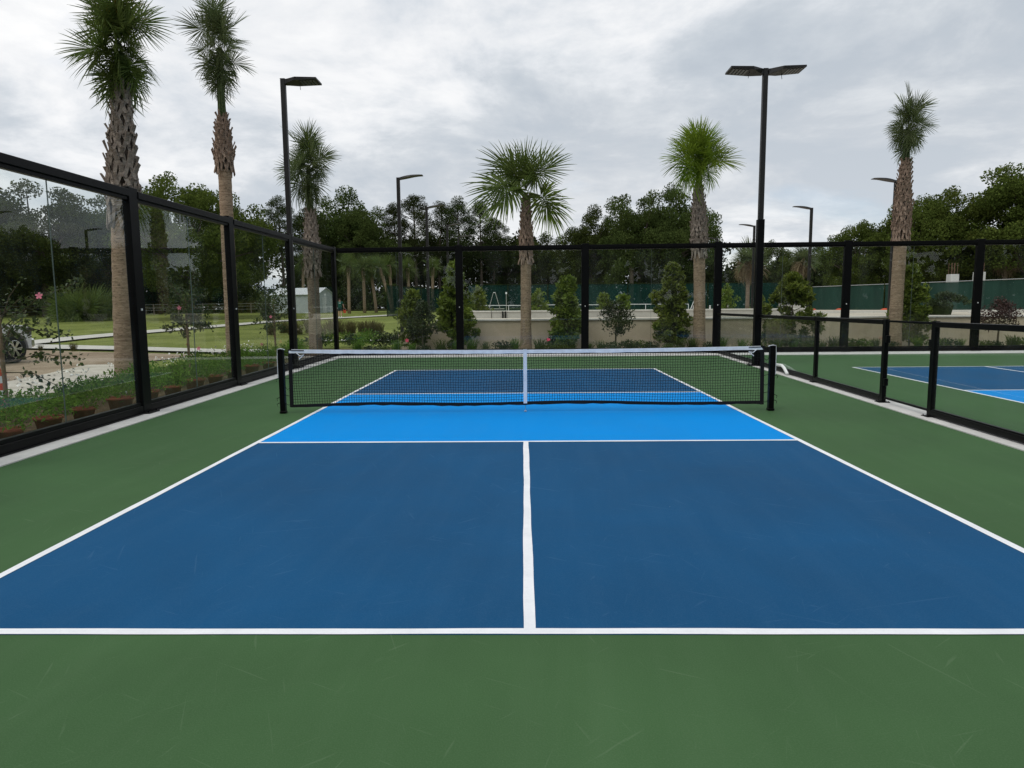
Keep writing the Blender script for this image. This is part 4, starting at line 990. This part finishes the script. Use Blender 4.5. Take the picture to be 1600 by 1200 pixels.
while x < 17.4:
    if not any(abs(x - q) < .22 for q in (.06, 6.0, 12.6)):
        k = rr.random()
        me = BLADE[rr.choice((0, 1))] if k < .55 else LOW[rr.choice((2, 3))]
        kind = 'strappy' if me in BLADE else 'leafy'; bay = sum(x > q for q in bx[1:6]); cnt[(kind, bay)] = cnt.get((kind, bay), 0) + 1
        low_plant(x, 19.75 + rr.uniform(-.15, .22), me, rr.uniform(.75, 1.15), f'{ORD[cnt[(kind, bay)] - 1]} low {kind} plant from the left behind the {BAY[bay]} bay of the back fence', 'low plants along the back fence')
    x += rr.uniform(.34, .62)
for i, y in enumerate(np.arange(3.0, 19.6, .40)):
    bay = sum(y > q for q in (6.8, 10.35, 14.1)); cnt[bay] = cnt.get(bay, 0) + 1
    low_plant(-6.95 - .028 * y + rr.uniform(-.2, .2), y + rr.uniform(-.1, .1), LOW[rr.choice((0, 1, 0, 1, 3))], rr.uniform(.85, 1.2),
              f'{ORD[cnt[bay] - 1]} hedge plant from the near end in the {BAY[bay] if bay else "nearest"} glass bay of the left fence', 'hedge plants outside the left fence')
for i in range(13):
    low_plant(-8.0 + i * .42 + rr.uniform(-.1, .1), 23.2 + rr.uniform(-.4, .9), LOW[rr.choice((0, 2, 3))], rr.uniform(1.2, 1.7), f'{ORD[i]} bushy shrub from the left in the bank behind the left rear corner', 'shrubs behind the left rear corner')
for i in range(20):
    low_plant(-13.5 + (i % 10) * .62 + rr.uniform(-.2, .2), 33.5 + (i // 10) * 1.6 + rr.uniform(-.5, .5), BLADE[2], rr.uniform(1.3, 1.9), f'{ORD[i % 10]} brownish grass tuft from the left in the {"front" if i < 10 else "back"} row of the lawn island', 'grass tufts in the lawn island', 'grass_tuft', 'grass')
white_me = clump_mesh(230, 'petal_white', .3, .3, 46, .045, .8, .2)
for i in range(9):
    low_plant(-8.1 + rr.uniform(-.4, .5), 6.0 + i * 1.45, white_me, 1.0, f'{ORD[i]} sprinkle of small white flowers from the near end of the left hedge row', 'white flowers in the hedge row', 'white_flowers', 'flowers', .28)

# potted plants lined up at the foot of the left fence
pot_me = MB().lathe([(.115, 0), (.150, .17), (.165, .17), (.168, .205), (.150, .205), (.145, .16)], 18).mesh('pot', 'terracotta', True)
pots = [(-6.02, 4.7, 'terracotta pot plant at the bottom left corner, cut by the edge'), (-6.12, 5.5, 'terracotta pot plant by the wooden stake'), (-6.22, 6.35, 'terracotta pot plant left of the first glass joint'),
        (-6.2, 7.2, 'terracotta pot plant right of the first glass joint with a white tag'), (-6.3, 8.15, 'terracotta pot plant left of the first fence post'), (-6.33, 9.0, 'terracotta pot plant just past the first fence post'),
        (-6.36, 9.9, 'terracotta pot plant in the second glass bay, left half'), (-6.42, 10.9, 'terracotta pot plant in the second glass bay, middle'), (-6.46, 11.9, 'terracotta pot plant in the second glass bay near the second post'),
        (-6.5, 13.0, 'terracotta pot plant in the third glass bay, left side'), (-6.55, 14.2, 'terracotta pot plant by the lamp pole behind the net post')]
for i, (x, y, lab) in enumerate(pots):
    t = thing('potted_plant', lab, 'potted plant', (x, y, -.04), rr.uniform(0, 6.28), 'terracotta pots along the left fence', rr.uniform(.95, 1.15))
    link('pot', pot_me, t); link('foliage', LOW[i % 2], t, Matrix.Translation((0, 0, .13)) @ Matrix.Scale(1.12, 4))
    if i in (3, 4, 8): MB().box((.16, 0, .26), (.035, .004, .05), Matrix.Rotation(.5, 3, 'Y')).build('tag', 'plant_tag', t)

# hibiscus standards on stakes
def flower(t, p, s, mat='petal_pink', k=0):
    mb = MB(); rr_ = random.Random(k); ax = Vector((rr_.uniform(-.1, .6), -1, rr_.uniform(-.1, .3))).normalized(); u = ax.cross(Vector((0, 0, 1))).normalized(); w_ = u.cross(ax)
    for j in range(5):
        a = j * 1.2566 + .3; d = u * math.cos(a) + w_ * math.sin(a); e = ax.cross(d); P = Vector(p)
        mb.add([P, P + (d * .5 - e * .32) * s + ax * .10 * s, P + d * 1.0 * s + ax * .16 * s - e * .22 * s, P + d * 1.0 * s + ax * .16 * s + e * .22 * s, P + (d * .5 + e * .32) * s + ax * .10 * s], [(0, 1, 2, 3, 4)])
    mb.build('flower', mat, t)
def hibiscus(x, y, h, label, seed, branches, stake=True, flowers=(), n=18, ls=.06, tie=True):
    rr_ = random.Random(seed); rng = np.random.default_rng(seed)
    t = thing('hibiscus', label, 'hibiscus', (x, y, 0), 0, 'hibiscus standards outside the left fence')
    mb = MB(); mb.tube([(0, 0, -.02), (.01, 0, h * .3), (-.01, .01, h * .62)], [.016, .014, .010], 7); C_ = []
    for k in range(n):
        b = branches[k % len(branches)] if k < len(branches) else (rr_.uniform(0, 6.28), rr_.uniform(.25, .6), rr_.uniform(.25, .95), rr_.uniform(-.05, .35))
        a, L, zf, rise = b; z0 = h * (.32 + .36 * zf); P0 = Vector((0, 0, z0)); P2 = P0 + Vector((math.cos(a) * L, math.sin(a) * L, rise * h)); P1 = (P0 + P2) / 2 + Vector((0, 0, .10))
        mb.tube([P0, P1, P2], [.008, .006, .003], 5)
        for j in range(int((40 if seed == 301 else 62) * L / .45)):
            f = rr_.uniform(.25, 1.05); q = P0 * (1 - f) ** 2 + 2 * P1 * f * (1 - f) + P2 * f * f; C_.append(np.array(q) + rng.normal(size=3) * .045)
    mb.build('stem', 'stem_bark', t)
    v, q = leaves(np.array(C_), ls * rng.uniform(.6, 1.3, len(C_)), .68, rng, -.2); link('foliage', npmesh('foliage', v, q, 'hib_leaf'), t)
    for k, p in enumerate(flowers): flower(t, p, .044, 'petal_pink', k + seed)
    if stake:
        MB().tube([(.03, -.03, -.02), (.02, -.03, h * .72)], .026, 7).build('stake', 'wood_stake', t)
    if tie:
        MB().tube([(.05, -.03, h * .33), (0, -.065, h * .335), (-.03, -.01, h * .33), (.02, .02, h * .33), (.05, -.03, h * .33)], .006, 5).build('tie', 'hot_orange', t)
hibiscus(-6.72, 5.6, 2.15, 'sparse hibiscus with long side twigs at the left edge, tied to a stake', 301,
         [(0.0, 1.05, .75, .28), (.1, .95, .2, .02), (.2, .65, .05, -.10), (.0, .55, .95, .12), (.35, .75, .6, .02), (-.4, .5, .4, .2)], True, [(.62, -.1, 1.70)], 16, .065)
hibiscus(-7.0, 11.0, 2.4, 'bushy hibiscus with one pink flower in the second glass bay', 302, [(0, .5, .5, .1), (3.1, .5, .3, .05), (3.3, .4, .9, .25)], True, [(.02, -.3, 1.55), (.32, -.2, .72)], 26, .07)
hibiscus(-6.95, 15.8, 2.3, 'loose hibiscus with orange tie in the third glass bay', 303, [(0, .5, .5, .1), (3.1, .5, .3, .25)], True, [(0, -.2, 1.30), (-.25, -.3, .55)], 22, .07)
for i, (x, y, z, lab) in enumerate(((-6.62, 12.4, .55, 'single pink bloom on a stem left of the second fence post'), (.75, 19.65, .38, 'hot pink marker flag beside the middle palm'), (-3.95, 19.8, .42, 'red bloom by the small round tree at the left of the back bed'))):
    t = thing('bloom', lab, 'flower', (x, y, 0)); MB().tube([(0, 0, 0), (.01, 0, z)], .004, 5).build('stem', 'stem_bark', t)
    if i == 1: MB().add([(0, 0, z - .02), (.0, 0, z + .10), (.10, .01, z + .08), (.12, -.01, z + .02)], [(0, 1, 2, 3)]).build('flag', 'hot_pink', t)
    else: flower(t, (0, 0, z), .07, 'hot_pink', i)

# ================================================================== things on the far side
def screen_fence(name, pts, z0, z1, mat, label, step, posts=True):
    t = thing(name, label, 'fence'); P = [Vector((*p, 0)) for p in pts]
    for a, b in zip(P[:-1], P[1:]):
        L = (b - a).length; n = max(1, round(L / step))
        for i in range(n):
            p = a.lerp(b, i / n); q = a.lerp(b, (i + 1) / n); d = (q - p).normalized(); nn = Vector((-d.y, d.x, 0))
            vs = []; fs = []; m = 9; rw = random.Random(i * 3 + len(pts))
            for k in range(m):
                f = k / (m - 1); w_ = .05 * math.sin(f * math.pi) * math.sin(f * 9 + i)
                c = p.lerp(q, .01 + .98 * f) + nn * w_
                vs += [c + Vector((0, 0, z0 + .06)), c + nn * .02 + Vector((0, 0, (z0 + z1) / 2)), c + Vector((0, 0, z1 - .02 - .03 * math.sin(f * math.pi)))]
            for k in range(m - 1):
                for j in range(2): fs.append((k * 3 + j, k * 3 + 3 + j, k * 3 + 4 + j, k * 3 + 1 + j))
            MB().add(vs, fs).build('screen_panel', mat, t)
            if posts: MB().tube([p - nn * .06 + Vector((0, 0, z0 - .2)), p - nn * .06 + Vector((0, 0, z1 + .05))], .035, 7).build('post', 'under_leaf', t)
        MB().tube([a - nn * .05 + Vector((0, 0, z1)), b - nn * .05 + Vector((0, 0, z1))], .025, 6).build('top_rail', 'zinc' if mat == 'screen_solid' else 'under_leaf', t)
screen_fence('windscreen_fence', [(-5.6, 66), (26.5, 66)], .95, 3.75, 'screen_mesh', 'dark green mesh windscreen fence across the back of the terrace', 4.0)
screen_fence('windscreen_fence', [(-13.3, 63.0), (-9.4, 82)], .66, 3.72, 'screen_mesh', 'teal windscreen fence receding beside the path at left', 3.2)
screen_fence('construction_screen', [(26.8, 61), (34.2, 43.4), (38.5, 33)], .95, 3.12, 'screen_solid', 'long dark green construction screen on the right', 3.6)
t = thing('grey_panel', 'low grey barrier panel left of the construction screen', 'panel', (25.6, 62.5, 1.0)); MB().box((0, 0, .8), (2.6, .06, 1.5)).build('board', 'wall_grey', t, bevel=.01); MB().box((-1.2, 0, .8), (.08, .1, 1.6)).build('post', 'black_metal', t)
for i, (x, y, lab) in enumerate(((40.2, 62, 'left white concrete column with bare rebar above the screen'), (42.9, 62.4, 'right white concrete column partly behind the fence post'))):
    t = thing('concrete_column', lab, 'column', (x, y, 1.0), 0, 'unfinished concrete columns'); MB().box((0, 0, 1.55 + .1 * i), (.75, .75, 3.3 + .2 * i)).build('shaft', 'column_white', t, bevel=.02)
    for a in (-.25, .0, .25):
        for b in (-.25, .25): MB().tube([(a, b, 3.1), (a * 1.02, b, 4.25)], .022, 5).build('rebar', 'rebar', t)
for i, (x, y, lab) in enumerate(((26.2, 59.5, 'leftmost low orange pad at the foot of the construction screen'), (27.8, 57.5, 'second low orange pad at the foot of the construction screen'), (29.6, 53.4, 'third low orange pad at the foot of the construction screen'), (30.8, 50.4, 'rightmost low orange pad at the foot of the construction screen'))):
    t = thing('orange_pad', lab, 'barrier foot', (x, y, 1.0), .5 * i, 'orange pads by the screen')
    MB().lathe([(.36, 0), (.34, .06), (.24, .12), (.10, .15)], 12).build('pad', 'hot_orange', t, smooth=True); MB().lathe([(.06, .14), (.055, .20)], 8).build('socket', 'black_metal', t)
# white guard rail and slender white frames on the terrace
t = thing('white_rail', 'thin white guard rail running along the terrace', 'railing', (0, 42, 1.0))
for a, b in ((-3.6, 1.2), (1.2, 6.0), (6.0, 10.8)):
    MB().tube([(a, 0, .63), (b, 0, .60)], .017, 6).build('rail', 'white_plastic', t)
for x in (-3.6, -1.0, 1.2, 3.6, 6.0, 8.0, 10.8): MB().tube([(x, .0, 0), (x, 0, .61)], .018, 6).build('post', 'white_plastic', t)
t = thing('white_a_frame', 'slender pale A-shaped frame on the terrace left of the middle palm', 'frame', (-1.85, 40, 1.0))
for s in (-1, 1): MB().tube([(s * .34, 0, .45), (s * .06, 0, 1.42)], .013, 6).build('leg', 'wall_grey', t)
MB().tube([(-.06, 0, 1.42), (.06, 0, 1.42)], .02, 6).build('crossbar', 'white_plastic', t); MB().box((0, 0, .40), (1.25, .25, .03)).build('deck', 'wall_grey', t); MB().tube([(-.12, 0, 0), (-.12, 0, .4)], .03, 6).build('foot', 'zinc', t)
t = thing('white_stand', 'slender pale upright post beside the A-shaped frame', 'post', (-1.1, 40, 1.0)); MB().tube([(0, 0, 0), (0, 0, 1.40)], .015, 6).build('upright', 'wall_grey', t); MB().box((0, 0, 1.38), (.10, .06, .12)).build('head', 'white_plastic', t)
t = thing('white_strut', 'slanting white strut on the terrace left of the bright palm trunk foot', 'strut', (10.7, 41, 1.0)); MB().tube([(-.1, 0, 0), (.38, 0, 1.3)], .022, 6).build('strut', 'white_plastic', t); MB().box((-.1, 0, .02), (.2, .2, .04)).build('foot', 'white_plastic', t)
for i, x in enumerate((13.6, 15.6, 17.1, 18.7, 20.4)):
    t = thing('bollard_light', f'{["leftmost", "second", "third", "fourth", "rightmost"][i]} tiny white bollard from the left at the foot of the windscreen', 'bollard', (x, 60, 1.0), 0, 'tiny white bollards on the terrace'); MB().lathe([(.08, 0), (.08, .42), (.05, .5)], 8).build('post', 'white_plastic', t)
    MB().lathe([(.10, .36), (.10, .40)], 8).build('collar', 'terracotta', t)

def shed():
    t = thing('metal_shed', 'pale grey metal shed with low gable roof across the lawn', 'shed', (-26.3, 78, H(78) - .1), R(-14))
    Lx, Ly, hz_ = 6.1, 3.6, 2.15
    MB().prism([(-Ly / 2, 0), (Ly / 2, 0), (Ly / 2, hz_), (0, hz_ + .75), (-Ly / 2, hz_)], 'X', -Lx / 2, Lx / 2).build('wall', 'shed_wall', t)
    for s in (-1, 1):
        MB().beam((0, s * (Ly / 2 + .15), hz_ - .03), (0, 0, hz_ + .80), Lx + .3, .05, (0, -s * .4, 1)).build('roof', 'shed_roof', t)
    for k in range(14): MB().box((-Lx / 2 + .22 + k * .44, -Ly / 2 - .012, hz_ / 2), (.05, .024, hz_ - .1)).build('rib', 'shed_wall', t)
    d = MB().box((Lx / 2 + .012, -.3, .95), (.024, .9, 1.85)).build('door', 'shed_roof', t); MB().box((Lx / 2 + .035, .05, .95), (.03, .04, .12)).build('handle', 'black_metal', d)
shed()
# old wire fence along the far lawn
t = thing('post_wire_fence', 'grey post and wire fence along the far edge of the lawn at left', 'fence')
for k in range(15):
    x = -66 + k * 2.6; y = 70 + k * .55; MB().tube([(x, y, H(y) - .1), (x, y, H(y) + 1.15)], .06, 6).build('post', 'tree_bark_pale', t)
for z in (.45, .8, 1.1):
    MB().tube([(-66, 70, H(70) + z), (-29.6, 77.7, H(77.7) + z)], .018, 4).build('wire', 'zinc', t)
for i in range(26):
    x = -66 + i * 1.45; y = 71.5 + i * .3; low_plant(x, y, BLADE[2], rr.uniform(2.2, 3.2), f'{ORD[i]} tall dry grass tuft from the left along the far wire fence', 'dry grass along the wire fence', 'grass_tuft', 'grass')

# ------------------------------------------------------------------ walking person with a red bucket
def skin_mesh(name, verts, edges, mat, sub=2):
    me = bpy.data.meshes.new(name + '_cage'); me.from_pydata([v[:3] for v in verts], edges, []); o = bpy.data.objects.new(name, me); COL.objects.link(o)
    sm = o.modifiers.new('skin', 'SKIN'); ss = o.modifiers.new('sub', 'SUBSURF'); ss.levels = sub; ss.render_levels = sub
    for k, v in enumerate(verts):
        me.skin_vertices[0].data[k].radius = v[3] if isinstance(v[3], tuple) else (v[3], v[3])
    me.skin_vertices[0].data[0].use_root = True
    dg = bpy.context.evaluated_depsgraph_get(); ev = o.evaluated_get(dg); nm = bpy.data.meshes.new_from_object(ev)
    bpy.data.objects.remove(o); nm.materials.clear(); nm.materials.append(M[mat]); nm.polygons.foreach_set('use_smooth', [True] * len(nm.polygons)); return nm
def person():
    px, py = -17.35, 61.2
    t = thing('person', 'person in green shirt and dark shorts walking away on the path, carrying a red bucket', 'person', (px, py, H(py) + .03), R(12))
    V = [(0, 0, .95, (.15, .11)), (0, 0, 1.15, (.15, .11)), (0, .01, 1.36, (.19, .12)), (0, .01, 1.50, .07), (0, .02, 1.60, .075), (0, .02, 1.70, .095), (0, .02, 1.78, .06),
         (-.20, 0, 1.42, .065), (-.27, -.02, 1.16, .048), (-.28, .05, .92, .036), (-.28, .07, .82, .036),
         (.20, 0, 1.42, .065), (.31, .0, 1.16, .048), (.36, .02, .92, .036), (.38, .02, .83, .036),
         (-.10, 0, .88, .10), (-.11, .10, .50, .062), (-.11, .06, .10, .042), (-.11, .20, .05, .036),
         (.10, 0, .88, .10), (.11, .02, .50, .062), (.11, -.16, .12, .042), (.11, -.05, .05, .036)]
    E = [(0, 1), (1, 2), (2, 3), (3, 4), (4, 5), (5, 6), (2, 7), (7, 8), (8, 9), (9, 10), (2, 11), (11, 12), (12, 13), (13, 14), (0, 15), (15, 16), (16, 17), (17, 18), (0, 19), (19, 20), (20, 21), (21, 22)]
    link('body', skin_mesh('body', V, E, 'skin'), t)
    link('shirt', skin_mesh('shirt', [(0, 0, .80, (.20, .155)), (0, 0, 1.15, (.185, .145)), (0, .01, 1.37, (.21, .145)), (0, .01, 1.47, (.11, .10)), (-.21, 0, 1.42, .088), (-.265, -.01, 1.22, .078), (.21, 0, 1.42, .088), (.29, 0, 1.22, .078)], [(0, 1), (1, 2), (2, 3), (2, 4), (4, 5), (2, 6), (6, 7)], 'shirt_green'), t)
    link('shorts', skin_mesh('shorts', [(0, 0, .97, (.175, .14)), (-.10, .01, .86, .125), (-.115, .09, .58, .10), (.10, 0, .86, .125), (.115, .02, .58, .10)], [(0, 1), (1, 2), (0, 3), (3, 4)], 'shorts_dark'), t)
    link('hair', skin_mesh('hair', [(0, .0, 1.70, .10), (0, .0, 1.765, .09), (0, -.02, 1.64, .07)], [(0, 1), (0, 2)], 'hair_dark'), t)
    MB().box((0, -.152, 1.33), (.17, .006, .05)).build('shirt_print', 'white_plastic', t)
    for p in ((-.11, .19, .045), (.11, -.07, .045)): MB().box(p, (.10, .28, .09)).build('shoe', 'white_plastic', t, bevel=.03)
    b = thing('bucket', 'red bucket held in the right hand of the walking person', 'bucket', (px + .42 * math.cos(R(12)) - .02 * math.sin(R(12)), py + .10, H(py) + .42))
    MB().lathe([(.12, 0), (.16, .30), (.17, .30), (.15, .28)], 14).build('pail', 'hot_orange', b, smooth=True)
    MB().tube([(-.16, 0, .29), (-.1, 0, .40), (0, 0, .44), (.1, 0, .40), (.16, 0, .29)], .008, 5).build('handle', 'zinc', b)
person()

# ------------------------------------------------------------------ pickup truck at the left edge
def truck():
    t = thing('pickup_truck', 'silver white pickup truck at the left edge, only its front wheel showing', 'truck', (-15.15, 16.95, -.03), R(83))
    # local x forward, right-hand side at y = 0 (faces the court), origin under the front wheel
    wb = 3.65; r = .50
    def arch(cx): return [(cx + r * math.cos(a), .42 + r * math.sin(a)) for a in np.linspace(0, math.pi, 11)]
    prof = [(.62, .42)] + arch(0) + [(-.5, .40), (-wb + .5, .40)] + arch(-wb) + [(-wb - .62, .42), (-wb - 1.05, .50), (-wb - 1.08, 1.18), (-wb + .95, 1.20), (-wb + 1.0, 1.20), (-.95, 1.18), (.40, 1.12), (.58, 1.02), (.64, .80)]
    # order the lower arches so the outline runs rear-wards along the sill
    MB().prism(prof, 'Y', .02, 1.94).build('body', 'vehicle_paint', t, bevel=.012)
    cab = [(-.85, 1.17), (-1.45, 1.80), (-1.75, 1.88), (-wb + 1.15, 1.86), (-wb + .95, 1.75), (-wb + .95, 1.17)]
    c = MB().prism(cab, 'Y', .12, 1.84).build('cab', 'vehicle_paint', t, bevel=.03)
    for a in ([(-1.05, 1.22), (-1.5, 1.70), (-1.78, 1.76), (-1.78, 1.22)], [(-1.86, 1.22), (-1.86, 1.76), (-wb + 1.2, 1.75), (-wb + 1.08, 1.22)]):
        for y in (.108, 1.852): MB().prism(a, 'Y', y - .006, y + .006).build('window', 'tinted_glass', c)
    MB().beam((-.93, .98, 1.30), (-1.40, .98, 1.77), 1.5, .012, (0.8, 0, .6)).build('windscreen', 'tinted_glass', c)
    for x in (-1.82, -wb + 1.02): MB().box((x - .0, .015, .80), (.012, .012, .72)).build('door_seam', 'black_metal', t)
    for x in (-1.7, -2.45): MB().box((x, .0, 1.02), (.18, .04, .035)).build('door_handle', 'vehicle_chrome', t, bevel=.008)
    MB().box((-1.15, -.07, 1.30), (.14, .20, .22)).build('mirror', 'black_metal', t, bevel=.03)
    bp = MB().box((.66, .98, .58), (.20, 1.92, .26)).build('bumper', 'vehicle_chrome', t, bevel=.04)
    MB().box((.655, .98, .92), (.05, 1.3, .36)).build('grille', 'black_metal', t, bevel=.01)
    for y in (.20, 1.76): MB().box((.55, y, .94), (.22, .38, .26)).build('headlight', 'led_lens', t, bevel=.03)
    MB().box((-wb - 1.12, .98, .58), (.16, 1.9, .22)).build('bumper', 'vehicle_chrome', t, bevel=.03)
    tyre = MB().lathe([(.25, -.12), (.39, -.13), (.42, -.09), (.425, 0), (.42, .09), (.39, .13), (.25, .12)], 28, axis='Y', cap=False).mesh('tyre', 'rubber', True)
    rim = MB(); rim.lathe([(.02, -.07), (.20, -.05), (.26, -.115), (.262, .10), (.2, .06), (.02, .05)], 28, axis='Y')
    rim_me = rim.mesh('rim', 'black_metal', True)
    spk = MB()
    for k in range(6):
        a = k * math.pi / 3
        for s in (-.13, .13): spk.beam((.05 * math.cos(a), -.098, .05 * math.sin(a)), (.252 * math.cos(a + s), -.108, .252 * math.sin(a + s)), .045, .035, (0, 1, 0))
    spk.lathe([(.06, -.125), (.06, -.08)], 12, axis='Y'); spk.lathe([(.245, -.122), (.268, -.118), (.268, -.10), (.245, -.10)], 28, axis='Y', cap=False); spk_me = spk.mesh('spokes', 'vehicle_chrome')
    for x in (0, -wb):
        for y, rz in ((.13, 0), (1.83, math.pi)):
            wv = link('wheel', tyre, t, Matrix.Translation((x, y, .425)) @ Matrix.Rotation(rz, 4, 'Z')); link('rim', rim_me, wv); link('spokes', spk_me, wv)
truck()
# traffic cone by the stake at the left edge
t = thing('traffic_cone', 'orange and white striped traffic cone at the left edge behind the stake', 'cone', (-7.55, 6.55, -.01))
MB().box((0, 0, .02), (.36, .36, .04)).build('base', 'black_metal', t, bevel=.01)
for z0, z1, m in ((.04, .28, 'hot_orange'), (.28, .40, 'petal_white'), (.40, .50, 'hot_orange'), (.50, .60, 'petal_white'), (.60, .72, 'hot_orange')):
    rad = lambda z: .145 - .15 * z
    MB().lathe([(rad(z0), z0), (rad(z1), z1)], 18).build('sleeve' if m == 'petal_white' else 'cone_body', m, t, smooth=False)
for i, (x, y, s) in enumerate(((-18.4, 23.4, 1.0), (-17.0, 23.2, 1.35))):
    low_plant(x, y - .9, BLADE[2], .5 * s, ('small' if i == 0 else 'larger') + ' patch of dark debris at the kerb of the dirt road', 'debris at the road kerb', 'debris_patch', 'debris')
